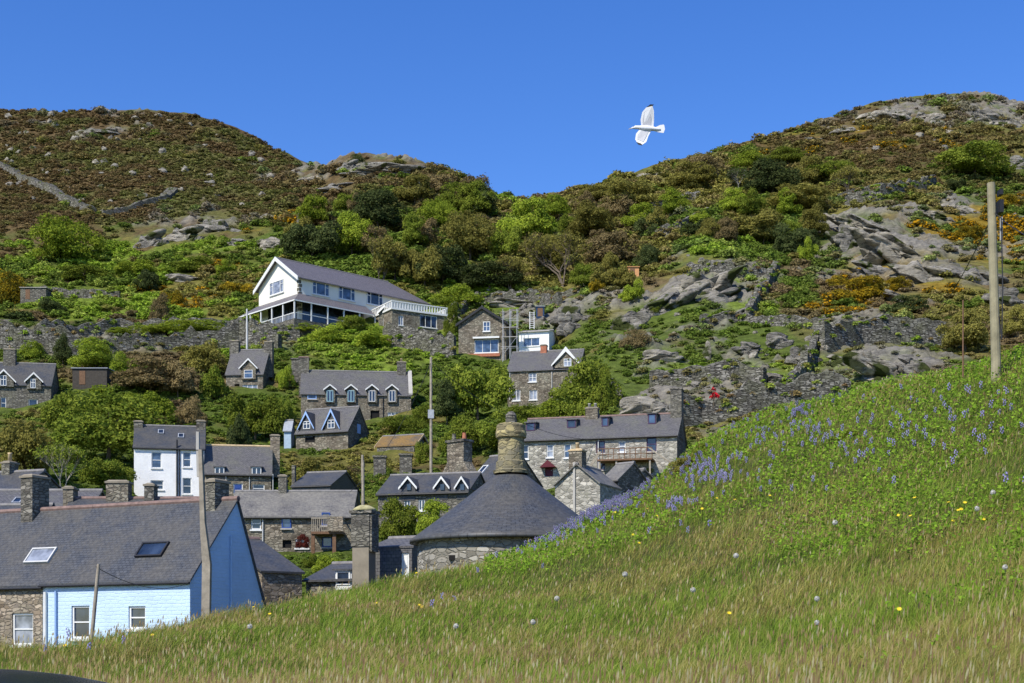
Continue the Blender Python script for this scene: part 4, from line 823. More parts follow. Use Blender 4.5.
# ------------------------------------------------------------------ crags, boulders and dry stone walls
def rockmat(name, c1, c2, c3):
    m, nt, b = newmat(name); L = nt.links
    tc = N(nt, 'ShaderNodeTexCoord'); geo = N(nt, 'ShaderNodeNewGeometry')
    n1 = N(nt, 'ShaderNodeTexNoise', Scale=.5, Detail=8.0, Roughness=0.7); L.new(geo.outputs['Position'], n1.inputs['Vector'])
    r = ramp(nt, [(0.3, c1), (0.5, c2), (0.72, c3)]); L.new(n1.outputs[0], r.inputs[0])
    mp = N(nt, 'ShaderNodeMapping'); mp.inputs['Scale'].default_value = (.35, .35, 2.2); mp.inputs['Rotation'].default_value = (0.25, 0.5, 0); L.new(geo.outputs['Position'], mp.inputs[0])
    v = N(nt, 'ShaderNodeTexNoise', Scale=1.3, Detail=10.0, Roughness=.82); v.inputs['Distortion'].default_value = .6; L.new(mp.outputs[0], v.inputs['Vector'])
    rv = ramp(nt, [(0.40, (0.10, 0.095, 0.09)), (0.455, (.8, .8, .8)), (0.62, (1.35, 1.33, 1.28))]); L.new(v.outputs[0], rv.inputs[0])
    cc = mix(nt, r.outputs[0], rv.outputs[0], 1.0, 'MULTIPLY')
    n3 = N(nt, 'ShaderNodeTexNoise', Scale=.35, Detail=6.0); L.new(geo.outputs['Position'], n3.inputs['Vector']); r3 = ramp(nt, [(0.56, (0, 0, 0)), (0.62, (1, 1, 1))]); L.new(n3.outputs[0], r3.inputs[0])
    cc = mix(nt, cc, (0.07, 0.085, 0.025), r3.outputs[0])
    L.new(cc, b.inputs['Base Color']); b.inputs['Roughness'].default_value = .95; b.inputs['Specular IOR Level'].default_value = .1
    bp = N(nt, 'ShaderNodeBump', Strength=.9, Distance=.25); L.new(n1.outputs[0], bp.inputs['Height']); bp2 = N(nt, 'ShaderNodeBump', Strength=.8, Distance=.45); L.new(rv.outputs[0], bp2.inputs['Height']); L.new(bp.outputs[0], bp2.inputs['Normal']); L.new(bp2.outputs[0], b.inputs['Normal'])
    return m
M['rock'] = rockmat('grey crag', (0.17, 0.16, 0.14), (0.31, 0.29, 0.25), (0.44, 0.415, 0.36))
M['rock_pale'] = rockmat('pale weathered crag', (0.24, 0.22, 0.18), (0.42, 0.385, 0.315), (0.56, 0.52, 0.44))
import bmesh
def rock_mesh(seed, sub=4):
    bm = bmesh.new(); bmesh.ops.create_icosphere(bm, subdivisions=sub, radius=1); P_ = np.array([v.co[:] for v in bm.verts]); F_ = np.array([[v.index for v in f.verts] for f in bm.faces]); bm.free()
    r = np.random.RandomState(seed); 
    for _ in range(26):
        n = r.randn(3); n /= np.linalg.norm(n); n[2] = n[2]*.8; d = r.uniform(.42, .9); e = P_ @ n-d; P_ = P_-np.clip(e, 0, None)[:, None]*n*.98
    nz = fbm(P_[:, 0]*2+seed+P_[:, 2]*1.3+20, P_[:, 1]*2+P_[:, 2]*1.7+20, 4)-.5; st = ((P_[:, 2]*4+P_[:, 0]*1.5+nz*2) % 1.0)
    P_ = P_*(1+.5*nz+.17*(st > .5)*1.0+.10*np.abs(fbm(P_[:, 0]*6+seed+P_[:, 2]*3+30, P_[:, 1]*6+P_[:, 2]*4+30, 3)-.5)*2)[:, None]
    me = np_mesh('rock', P_, F_, 'rock'); me.materials.clear(); return me
RM = {}
def rock_me(k, mat):
    if (k, mat) not in RM:
        me = RB[k].copy(); me.materials.append(M[mat]); RM[(k, mat)] = me
    return RM[(k, mat)]
def crag_mesh(seed):
    r = np.random.RandomState(900+seed); bm = bmesh.new(); bmesh.ops.create_icosphere(bm, subdivisions=3, radius=1); B_ = np.array([v.co[:] for v in bm.verts]); F_ = np.array([[v.index for v in f.verts] for f in bm.faces]); bm.free()
    Vv = []; Ff = []; o = 0
    for i in range(18):
        p = B_.copy()
        for _ in range(18):
            n = r.randn(3); n[2] *= 1.6; n /= np.linalg.norm(n); d = r.uniform(.35, .7); e = p @ n-d; p = p-np.clip(e, 0, None)[:, None]*n
        a = r.uniform(-.5, .5); c, s = math.cos(a), math.sin(a); p = p*np.array([r.uniform(.45, .95), r.uniform(.4, .8), r.uniform(.30, .62)]); tl = r.uniform(-.45, .45); p = np.stack([p[:, 0]*math.cos(tl)-p[:, 2]*math.sin(tl), p[:, 1], p[:, 0]*math.sin(tl)+p[:, 2]*math.cos(tl)], 1)
        p = np.stack([p[:, 0]*c-p[:, 1]*s, p[:, 0]*s+p[:, 1]*c, p[:, 2]], 1); d = r.randn(3); d /= np.linalg.norm(d); d *= r.rand()**.5
        p = p+d*np.array([.68, .45, .50]); p *= (1+.05*(fbm(p[:, 0]*7+50, p[:, 2]*9+p[:, 1]*5+50, 3)-.5))[:, None]; Vv.append(p); Ff.append(F_+o); o += len(p)
    me = np_mesh('rock', np.concatenate(Vv), np.concatenate(Ff), 'rock'); me.materials.clear(); return me
RB = [rock_mesh(s, 3) for s in range(8)]+[crag_mesh(s) for s in range(6)]
def rock(label, px, py, w, h, mat='rock', dep=.8, roll=0, k=None, kind=None, group=None, name='rock_outcrop', sink=.35):
    """px,py: middle of the visible rock; w,h in px"""
    c = hit(px, py+h*.4); s = c.y/FPX; k = (8+rnd.randrange(6) if w > 15 else rnd.randrange(8)) if k is None else k
    o = link(name, rock_me(k, mat)); o.location = (c.x, c.y+w*s*dep*.25, c.z+h*s*.5*(1-2*sink)); o.scale = (w*s*.62, w*s*.5*dep, h*s*.68); o.rotation_euler = (0, math.radians(roll), rnd.uniform(-.35, .35))
    tag(o, label, 'rock', group, kind); return o
ROCKPX = []
RL = [
 ('grey crag face left of the stepped wall',700,278,66,40,'rock_pale',-25),('leaning grey slab beside the crag face',668,298,52,34,'rock',-30),('dark split crag under the upper field wall',725,292,46,26,'rock',0),
 ('smooth grey crag nearest the white gabled house',625,318,34,32,'rock',-20),('low grey crag between two crags',652,308,30,20,'rock',-10),('pale streaked rock above the terrace roofs',664,354,38,22,'rock_pale',0),
 ('tawny crag directly behind the terrace chimney',645,404,44,36,'rock_pale',0),('narrow upright grey crag right of the huge sloping bush',606,385,20,44,'rock',0),('tawny rock at the right end of the terrace roof',664,408,26,26,'rock_pale',0),
 ('rounded grey rock above the lower field wall',752,345,30,24,'rock',0),('domed grey boulder leaning on its twin',781,338,26,26,'rock',0),('grey crag beside the diagonal wall',805,350,24,34,'rock',0),
 ('tawny flat rock above the red azalea wall',775,376,30,16,'rock_pale',0),('pale rock slab right of the diagonal wall',842,358,34,20,'rock_pale',20),('pale tilted slab rising above the bank crest',885,364,54,34,'rock_pale',25),('grey tilted slab behind the pale one',915,362,40,26,'rock',30),
 ('small pale rock on the grass step',708,350,10,20,'rock_pale',0),('small grey rock at the wall foot',740,312,30,14,'rock',-10),
 ('long grey cliff slab, upper part under the ruined wall',872,222,74,26,'rock_pale',24),('long grey cliff slab, middle of the cliff',900,246,84,34,'rock_pale',24),('grey cliff buttress at the left end of the cliff',852,232,40,40,'rock',10),('grey cliff slab at the lower right end',930,268,64,34,'rock_pale',28),
 ('low cliff step above the gorse',880,266,60,22,'rock',22),('pale block on the shoulder above the cliff',962,206,42,22,'rock_pale',10),('pale block right of the shoulder block',940,214,26,14,'rock_pale',10),('grey rock slab crossing behind the tall pole',985,274,50,28,'rock',30),
 ('grey crag at the right frame edge behind the pole',1012,292,36,34,'rock',10),('grey boulder at the right edge below the summit',1020,160,16,22,'rock',0),('flat slab below the cliff foot',905,298,40,12,'rock',25),
 ('summit rock band on the right hill, left block',874,112,34,16,'rock_pale',-10),('summit rock on the right hill, largest',905,112,34,22,'rock_pale',10),('summit rock on the right hill, beside the largest',932,114,24,14,'rock_pale',0),('cracked summit rock near the right frame edge',990,112,44,20,'rock',8),('pale rock right of the cracked summit rock',1008,122,30,14,'rock_pale',0),
 ('skyline rock half way up the right hill',849,128,26,10,'rock_pale',-8),('low skyline rock further down the right hill',814,138,20,8,'rock',-8),('pale rock on the lower right skyline',650,172,22,9,'rock_pale',-5),
 ('rocky knoll top on the middle skyline, left tooth',349,163,20,16,'rock',0),('rocky knoll top on the middle skyline, broad part',398,164,64,18,'rock',5),('grey band under the knoll top',372,170,50,12,'rock',0),
 ('rubble band left of the knoll',312,176,40,12,'rock_pale',0),('rubble band between the hill and the knoll',340,184,36,14,'rock',0),('split grey rock below the knoll',416,182,16,14,'rock',0),('pale rock on the right shoulder of the knoll',457,194,14,10,'rock_pale',0),
 ('crag on the slope above the villa, pale and fissured',266,240,30,22,'rock_pale',0),('crag in the gorse left of the wood',308,218,22,22,'rock',0),('pale slab on the top of the left hill',108,129,42,14,'rock',0),
 ('grey crag below the field wall, left part',150,236,34,26,'rock',0),('grey crag below the field wall, broad right part',184,230,38,26,'rock_pale',10),('grey crag edge nearest the villa',219,222,34,24,'rock',10),('small crag right of the broad one',238,240,20,14,'rock',0),
 ('rubble outcrop above the yellow hedge',182,276,32,14,'rock_pale',0),('rubble patch on the lit terrace',72,290,56,8,'rock',0),
 ('pale broken rock by the ladder',575,310,30,34,'rock',0),('rubble face above the stone gable house',515,300,60,18,'rock_pale',0),('leaning rock pinnacle right of the water tank',570,318,18,40,'rock',-10)]
for lab, px, py, w, h, mt, roll in RL: ROCKPX.append((px, py, w, h)); rock(lab, px, py, w, h, mt, roll=roll, kind=None)
rb = random.Random(21)
def scatter(group, label, n, boxf, smin, smax, mat):
    for i in range(n):
        px, py = boxf(); c = hit(px, py)
        if c is None or py < np.interp(px, _skx, _sky_)+1: continue
        w = rb.uniform(smin, smax); rock(label, px, py, w, w*rb.uniform(.4, .75), mat if rb.random() < .7 else 'rock', dep=1, roll=rb.uniform(-15, 15), name='boulder', group=group, sink=.12)
scatter('boulders on the brown hilltop', 'pale boulder lying in heather on the brown left hilltop', 84, lambda: (rb.uniform(0, 270), 112+rb.random()**1.3*95), 3, 10, 'rock_pale')
scatter('boulders on the right summit', 'grey boulder in the gorse near the right summit', 40, lambda: (rb.uniform(780, 1024), rb.uniform(104, 160)), 3, 10, 'rock_pale')
scatter('stones on the ruined terraces', 'loose grey stone on the ruined terraces of the right slope', 34, lambda: (rb.uniform(640, 740), rb.uniform(190, 262)), 3, 9, 'rock')
scatter('stones among the crags', 'loose pale stone on the grass between the crags', 30, lambda: (rb.uniform(620, 900), rb.uniform(300, 385)), 3, 11, 'rock_pale')
scatter('stones on the rubble slope', 'grey stone on the rubble slope behind the white extension', 40, lambda: (rb.uniform(490, 600), rb.uniform(290, 325)), 3, 9, 'rock_pale')
WALLS = []
def drywall(name, label, pts, hgt, th=.7, mat='stone_dry', cat='wall', rough=.22, back=0.0):
    W_ = []; WP = WALLS
    for (px, py) in pts:
        c = hit(px, py); W_.append(c)
    Q = [W_[0]]
    for a, b in zip(W_[:-1], W_[1:]):
        n = max(1, int((b-a).length/.8)); Q += [a.lerp(b, (i+1)/n) for i in range(n)]
    m = MB(); r = random.Random(len(pts)*7+int(pts[0][0])); n = len(Q); top = []
    for i, q in enumerate(Q):
        t = (Q[min(i+1, n-1)]-Q[max(i-1, 0)]); t.z = 0; t.normalize(); s = Vector((-t.y, t.x, 0))*th*.5; z = tz(q.x, q.y) if back == 0 else q.z
        h = hgt(i/(n-1)) if callable(hgt) else hgt; h *= 1+r.uniform(-rough, rough); h += r.uniform(-.1, .1)
        WP.append((q.x, q.y, z, h)); top.append([(q.x+s.x, q.y+s.y, z-1.5), (q.x+s.x*.8, q.y+s.y*.8, z+h*.97), (q.x+r.uniform(-.1, .1), q.y, z+h+.12), (q.x-s.x*.8, q.y-s.y*.8, z+h), (q.x-s.x, q.y-s.y, z-1.5)])
    vs = [v for row in top for v in row]; fs = []
    for i in range(n-1):
        for k in range(4): fs.append((i*5+k, (i+1)*5+k, (i+1)*5+k+1, i*5+k+1))
    fs += [(0, 1, 2, 3, 4), tuple((n-1)*5+k for k in (4, 3, 2, 1, 0))]
    m.add(vs, fs); tag(m.build(name, mat), label, cat); 
dw = 'dry_stone_wall'
drywall(dw, 'long field wall running down the brown left hill', [(-20,163),(10,172),(50,190),(92,213)], 1.3, 2.6)
drywall(dw, 'field wall rising right from the hollow on the brown hill', [(100,216),(130,210),(165,199),(172,193)], 1.1, 3.4)
drywall('retaining_wall', 'long grey rubble retaining wall behind the tree belt', [(-20,350),(60,352),(120,352),(180,348),(240,345),(280,352)], lambda t: 2.5+1.0*math.sin(t*9)+.7*math.sin(t*31), 1.2, rough=.2)
drywall('retaining_wall', 'second rubble wall just above the long retaining wall', [(40,336),(120,332),(200,330),(235,332)], 1.8, 1.0)
drywall('retaining_wall', 'low wall below the villa verandah', [(232,332),(262,336),(300,340)], 1.8, .8)
drywall('retaining_wall', 'dark garden wall under the flat roofed wing', [(384,346),(420,352),(455,358)], 3.0, .8)
drywall('retaining_wall', 'rubble wall on the lit terrace at left', [(36,296),(70,298),(120,298)], 1.4, .8)
drywall('retaining_wall', 'wall across the rubble slope above the extension', [(452,318),(480,302),(530,300),(560,306)], 1.8, .9)
drywall('retaining_wall', 'high grey retaining wall behind the red azalea', [(668,432),(700,424),(740,418),(800,404),(850,396)], lambda t: 3.0-.8*t+.5*math.sin(t*17), 1.0, rough=.14)
drywall('retaining_wall', 'upper retaining wall above the red azalea', [(650,388),(690,384),(750,384),(765,386)], 2.0, .9, rough=.1)
drywall('retaining_wall', 'stone retaining wall under the dark shrub row', [(822,350),(860,346),(900,344),(945,346)], 3.2, .9, rough=.1)
drywall('retaining_wall', 'ruined top wall above the grey cliff', [(845,206),(880,200),(925,192),(935,188)], 2.6, .9)
drywall('retaining_wall', 'low wall on the cliff top left of the leafless tree', [(838,200),(870,192),(905,190)], 1.2, .8)
drywall(dw, 'field wall along the top of the grass pocket', [(688,272),(720,272),(745,276),(772,278)], 1.4, .8)
drywall(dw, 'stepped field wall dropping from the dark round bush', [(777,270),(768,284),(757,300),(748,318)], 1.6, 1.1)
drywall(dw, 'diagonal wall running down to the bank crest', [(818,342),(812,360),(802,380),(790,394)], 1.7, 1.0)
drywall(dw, 'rough wall joining the stepped wall to the rocks', [(700,326),(740,322),(790,326),(840,330)], 1.2, .8)
drywall(dw, 'ruined terrace wall high on the right slope', [(650,212),(680,204),(700,200)], 1.8, .9)
drywall(dw, 'ruined terrace wall below the first one', [(655,238),(680,230),(695,222)], 1.6, .9)
drywall(dw, 'wall tail left of the orange hut', [(560,300),(580,292),(600,285)], 1.2, .8)
for px, py, w, lab in ((380, 476, 12, 'ruined stone pier with flat top beside the moss roofed shed'), (406, 474, 12, 'ruined stone pier nearer the pole by the moss roofed shed'), (300, 384, 16, 'low garden wall end at the left of the four dormer terrace')):
    c = hit(px, py); m = MB(); s = c.y/FPX*w/2; m.box(-s, s, -.5, .5, -1, s*3.0); m.box(-s*1.15, s*1.15, -.6, .6, s*3.0, s*3.0+.2); o = m.build('stone_pier', 'stone_grey'); o.location = c; tag(o, lab, 'pier')
# ------------------------------------------------------------------ poles
def pole(name, label, px, py0, py1, Y, w, mat='wood', lean=0.0, mats=None):
    c = P(px, py0, Y); m = MB(); H = (py0-py1)/FPX*Y; r = w/FPX*Y/2
    m.tube([(0, 0, -1.5), (0, 0, 0), (lean*H*.5, 0, H*.5), (lean*H, 0, H)], [r*1.05, r, r*.92, r*.82], 12)
    root = empty(name, c, 0, label, 'pole'); m.build('shaft', mat, root, smooth=False); return root, H, r
M['polewood'] = plain('ochre weathered pole', (0.27, 0.24, 0.15), 0.9, 0.3, 2.5, bump=0.3)
root, H, r = pole('utility_pole', 'tall ochre wooden pole standing on the bank crest', 996, 362, 183, 32, 9.6, 'polewood', -.028)
m = MB(); m.box(r*.4, r*1.25, -.12, .12, H*.83, H*.9); m.box(r*.5, r*1.2, -.1, .1, H*.93, H*.96); m.build('bracket', 'gutter', root)
m = MB(); m.tube([(r*.9-.02, -.12, H*.8), (r*.95, -.14, H*.4), (r*.75, -.14, H*.12), (r*.2, -r-.02, H*.25)], .014, 6); m.build('cable', 'gutter', root)
m = MB(); m.box(r*.95, r*1.2, -.05, .05, H*.68, H*.81); m.build('cable_guard', 'pipegrey', root)
root, H, r = pole('stay_pole', 'thin rusty pole left of the tall ochre pole', 963, 362, 300, 34, 1.6, 'brownwood')
# split grey post
Y = 31; c = P(204, 622, Y); root = empty('timber_post', c, 0, 'bent split grey timber post in front of the blue gable', 'post'); s = Y/FPX
m = MB(); m.prism([(-2.5*s, -.1, -1), (5.5*s, -.1, -1), (7*s, -.1, 58*s), (1.5*s, -.1, 100*s), (-1.5*s, -.1, 172*s), (-4.8*s, -.1, 172*s), (-3*s, -.1, 90*s), (-1*s, -.1, 60*s)], (0, .2, 0)); m.build('shaft', 'wood', root)
m = MB(); m.prism([(-7.5*s, -.06, 172*s), (-4.5*s, -.06, 172*s), (-4.6*s, -.06, 190*s), (-7.4*s, -.06, 190*s)], (0, .1, 0)); m.prism([(-7.3*s, -.062, 171*s), (-6.6*s, -.062, 145*s), (-4.6*s, -.062, 145*s), (-4.6*s, -.062, 171*s)], (0, .08, 0)); m.build('spike', 'concrete', root)
root, H, r = pole('timber_post', 'leaning thin brown post in front of the pale blue wall', 91.5, 640, 564, 40, 4.2, 'wood', .095)
root, H, r = pole('utility_pole', 'slim grey pole behind the small cottage under the villa', 247, 352, 309, 200, 2.2, 'pipegrey')
root, H, r = pole('utility_pole', 'slim pale pole beside the moss roofed shed', 431, 500, 357, 118, 3.0, 'wood')
m = MB(); m.box(-.25, .25, -.15, .15, H*.57, H*.63); m.build('junction_box', 'steel', root)
root, H, r = pole('timber_post', 'short pale post behind the tall stone stack', 363, 507, 460, 80, 3.2, 'wood')
root, H, r = pole('utility_pole', 'thin dark pole on the slope below the steep blue dormers', 362.5, 480, 455, 140, 3, 'wood')
for (a, b, sag) in (((-.5, 0), 0, 0),): pass
# cable from the pole by the shed up to the slim pole
def cable(name, label, A, B, sag, r=.02):
    m = MB(); pts = [A.lerp(B, t/16)-Vector((0, 0, sag*4*(t/16)*(1-t/16))) for t in range(17)]; m.tube(pts, r, 4); tag(m.build(name, 'gutter'), label, 'cable')
cable('overhead_cable', 'drooping cable left of the tall ochre pole', P(994.5, 212, 32), P(930, 322, 70), .3, .016)
cable('overhead_cable', 'cable leaving the tall ochre pole to the right', P(994, 212, 32), P(1080, 250, 26), .2, .012)
cable('overhead_cable', 'cable from the slim pale pole down to the balcony house', P(431, 362, 118), P(350, 492, 106), 1.2, .02)
cable('overhead_cable', 'cable from the slim pale pole to the long terrace', P(431, 362, 118), P(598, 440, 128), 1.6, .02)
cable('overhead_cable', 'cable from the slim pale pole up to the four dormer terrace', P(431, 362, 118), P(409, 394, 180), 1.0, .02)
cable('overhead_cable', 'cable from the leaning thin brown post to the blue cottage gutter', P(96, 567, 40), P(188, 583, 60), .4, .012)
# ------------------------------------------------------------------ gull
c = P(648, 126, 42); s = 42/FPX
root = empty('gull', c, 0, 'white gull with black wing tips gliding in the blue sky', 'bird')
M['feather'] = plain('white feathers', (0.72, 0.72, 0.72), .8, .04); M['feathergrey'] = plain('grey wing feathers', (0.48, 0.48, 0.50), .8, .1); M['blacktip'] = plain('black feathers', (.03, .03, .03), .8, .2); M['bill'] = plain('yellow bill', (.7, .5, .08), .5, .1)
m = MB(); q = lambda x, y, z=0: Vector((x*s, z*s, -y*s))     # seen from below and the side, banked
def ring_body(pts, rad, mat, name, seg=12):
    mm = MB(); mm.tube(pts, rad, seg); return mm.build(name, mat, root, smooth=True)
ring_body([q(-17.5, 2.5), q(-15, 1.8), q(-12.5, 1.3), q(-9, 1.5), q(-4, 2), q(2, 2.4), q(7, 3), q(10, 3.3), q(12.5, 3.6)], [.3*s, 1.0*s, 1.7*s, 1.9*s, 2.6*s, 2.5*s, 1.9*s, 1.3*s, .8*s], 'feather', 'body')
mm = MB(); mm.tube([q(-17.2, 2.5), q(-19.5, 3.3)], [.45*s, .12*s], 6); mm.build('bill', 'bill', root)
mm = MB()
for sx in (-1, 1): mm.tube([q(-14.6, .9, sx*1.0), q(-14.2, .9, sx*1.35)], [.25*s, .25*s], 6)
mm.build('eyes', 'blacktip', root)
def wing(outline, off, t=.35):
    mm = MB(); mm.prism([q(x, y, z) for x, y, z in outline], (0, t*s, 0)); return mm
up = [(-6.5, 2, 0), (-7.5, -6, -1), (-6, -13, -2), (-2, -17.5, -3), (4, -19, -4), (5.5, -14, -3), (6, -7, -1), (5.5, 1, 0)]
wing(up, 0).build('wing', 'feather', root); wing([(-5.6, 2, -.3), (-5.6, -6, -1.3), (-4, -13, -2.3), (2.5, -17, -3.5), (3.2, -8, -1.5), (3, 1, -.3)], 0, .15).build('wing_lining', 'feathergrey', root)
wing([(-2, -17.5, -3.1), (2, -20.2, -4.1), (5.5, -19.8, -4.4), (4.2, -18.6, -4)], 0).build('wing_tip', 'blacktip', root)
lo = [(-7, 2, 0), (-12, 8, -1), (-13, 14, -2), (-11, 18, -3), (-6, 20, -4), (-2, 17, -3), (0, 11, -1), (3.5, 4, 0)]
wing(lo, 0).build('wing', 'feather', root); wing([(-6, 3.5, -.3), (-10.5, 9, -1.3), (-11, 14, -2.3), (-5, 17, -3.4), (-1, 9, -1), (1.5, 4, -.3)], 0, .15).build('wing_lining', 'feathergrey', root)
wing([(-12, 17, -3.2), (-10, 20, -4), (-6, 21, -4.3), (-7, 19, -4)], 0).build('wing_tip', 'blacktip', root)
wing([(6, 2, 0), (12, -1, 0), (16, -1.5, 0), (17, 3, 0), (15.5, 7, 0), (9, 6, 0), (5, 4.5, 0)], 0).build('tail', 'feather', root)
# ------------------------------------------------------------------ foliage
LM = {
 'bright': leafmat('leaves yellow green', (0.150, 0.215, 0.022), (0.340, 0.400, 0.045)),
 'green': leafmat('leaves mid green', (0.095, 0.140, 0.018), (0.245, 0.280, 0.040)),
 'dark': leafmat('leaves dark evergreen', (0.034, 0.052, 0.018), (0.105, 0.125, 0.042), trans=.2),
 'olive': leafmat('leaves olive', (0.140, 0.135, 0.030), (0.300, 0.270, 0.068)),
 'brown': leafmat('leaves russet', (0.145, 0.115, 0.050), (0.270, 0.205, 0.095), trans=.2),
 'gorse': leafmat('gorse in flower', (0.09, 0.105, 0.022), (0.50, 0.33, 0.02)),
 'red': leafmat('red blossom', (0.30, 0.010, 0.012), (0.75, 0.03, 0.05)),
 'wine': leafmat('dark red leaves', (0.05, 0.014, 0.010), (0.14, 0.035, 0.025)),
}
for k, v in LM.items(): M['leaf_'+k] = v
def leaf_tris(rs, C, R, size, out=0.6, flat=1.0):
    """n leaf triangles at C (n,3) with outward normals R (n,3)"""
    n = len(C); d = rs.randn(n, 3); nrm = R*out+d*(1-out)*0.8; nrm /= np.linalg.norm(nrm, axis=1, keepdims=True)+1e-9
    t = np.cross(nrm, rs.randn(n, 3)); t /= np.linalg.norm(t, axis=1, keepdims=True)+1e-9; b = np.cross(nrm, t)
    s = size*(0.6+0.8*rs.rand(n, 1)); return np.stack([C-t*s*.5-b*s*.35, C+t*s*.5-b*s*.35, C+b*s*.75], 1)
def crown_tris(seed, n, lobes, size, squash=(1, 1, 1), low=-0.6, spread=0.62, lr=(0.28, 0.5)):
    rs = np.random.RandomState(seed); out = []; L = []
    for i in range(lobes):
        d = rs.randn(3); d /= np.linalg.norm(d); d[2] = max(d[2], low); r = spread*rs.rand()**0.4; L.append((d*r, rs.uniform(*lr)))
    w = np.array([l[1]**2 for l in L]); w /= w.sum()
    for (c, r), ww in zip(L, w):
        k = int(n*ww); d = rs.randn(k, 3); d /= np.linalg.norm(d, axis=1, keepdims=True); d[:, 2] = np.where(d[:, 2] < -0.35, -d[:, 2]*.6, d[:, 2])
        rr = r*(0.72+0.34*rs.rand(k, 1)**.6)*np.where(rs.rand(k, 1) < .07, rs.uniform(1.05, 1.4, (k, 1)), 1); C = np.array(c)+d*rr; out.append(leaf_tris(rs, C, d, size, .55))
    T = np.concatenate(out)*np.array(squash); return T
def tri_mesh(name, T, mat, col=None):
    return np_mesh(name, T.reshape(-1, 3), np.arange(len(T)*3).reshape(-1, 3), mat, col)
# crown templates normalised to: width 2, base near 0, height 1 (scaled by object scale)
CT = []
for k in range(7):
    T = crown_tris(100+k, 11000, 26+3*k, 0.056, (1, 1, 1), low=-.35, spread=.86, lr=(.15, .38))
    T = T-T.reshape(-1, 3).mean(0); mn = T.reshape(-1, 3).min(0); mx = T.reshape(-1, 3).max(0)
    T = (T-np.array([0, 0, mn[2]]))/np.array([(mx[0]-mn[0])/2, (mx[1]-mn[1])/2, mx[2]-mn[2]]); CT.append(T)
CM = {}
def crown_mesh(k, mat):
    if (k, mat) not in CM: CM[(k, mat)] = tri_mesh('crown', CT[k], 'leaf_'+mat)
    return CM[(k, mat)]
def trunk_mesh(seed, pale=False, H=1.0):
    r = random.Random(seed); m = MB(); p = [Vector((0, 0, -.12)), Vector((r.uniform(-.02, .02), 0, .25)), Vector((r.uniform(-.06, .06), r.uniform(-.05, .05), .5))]
    m.tube(p, [.05, .035, .025], 7)
    for i in range(7):
        a = r.uniform(0, 6.28); q = p[1].lerp(p[2], r.random()); e = q+Vector((math.cos(a)*.4, math.sin(a)*.4, r.uniform(.15, .45))); mid = q.lerp(e, .5)+Vector((0, 0, .06))
        m.tube([q, mid, e], [.02, .012, .004], 5)
    return m.mesh('trunk', 'barkpale' if pale else 'bark', True, fix=False)
TRK = [trunk_mesh(s) for s in range(3)]
def foot(px, py): 
    h_ = hit(px, py); return h_
def tree(name, label, px, py, w, h, mat, k=None, group=None, cat=None, trunk=True, dy=0.8):
    """px,py: middle of the foot; w,h in px at that distance"""
    c = hit(px, py); s = c.y/FPX; k = rnd.randrange(7) if k is None else k
    rw, rh = w*s/2, h*s; r = empty(name, (c.x, c.y, c.z-.15*rh*0-.2), rnd.uniform(0, 6.28), label, cat or ('tree' if trunk else 'bush'), group)
    o = link('crown' if trunk else 'foliage', crown_mesh(k, mat), r); lift = .16*rh if trunk else -.08*rh
    o.location = (0, 0, lift); o.scale = (rw*1.08, rw*dy, rh-lift)
    t = link('trunk' if trunk else 'stems', TRK[rnd.randrange(3)], r); t.scale = (rw*.9, rw*.7, rh*.8)
    return r
T_ = 1; B_ = 0
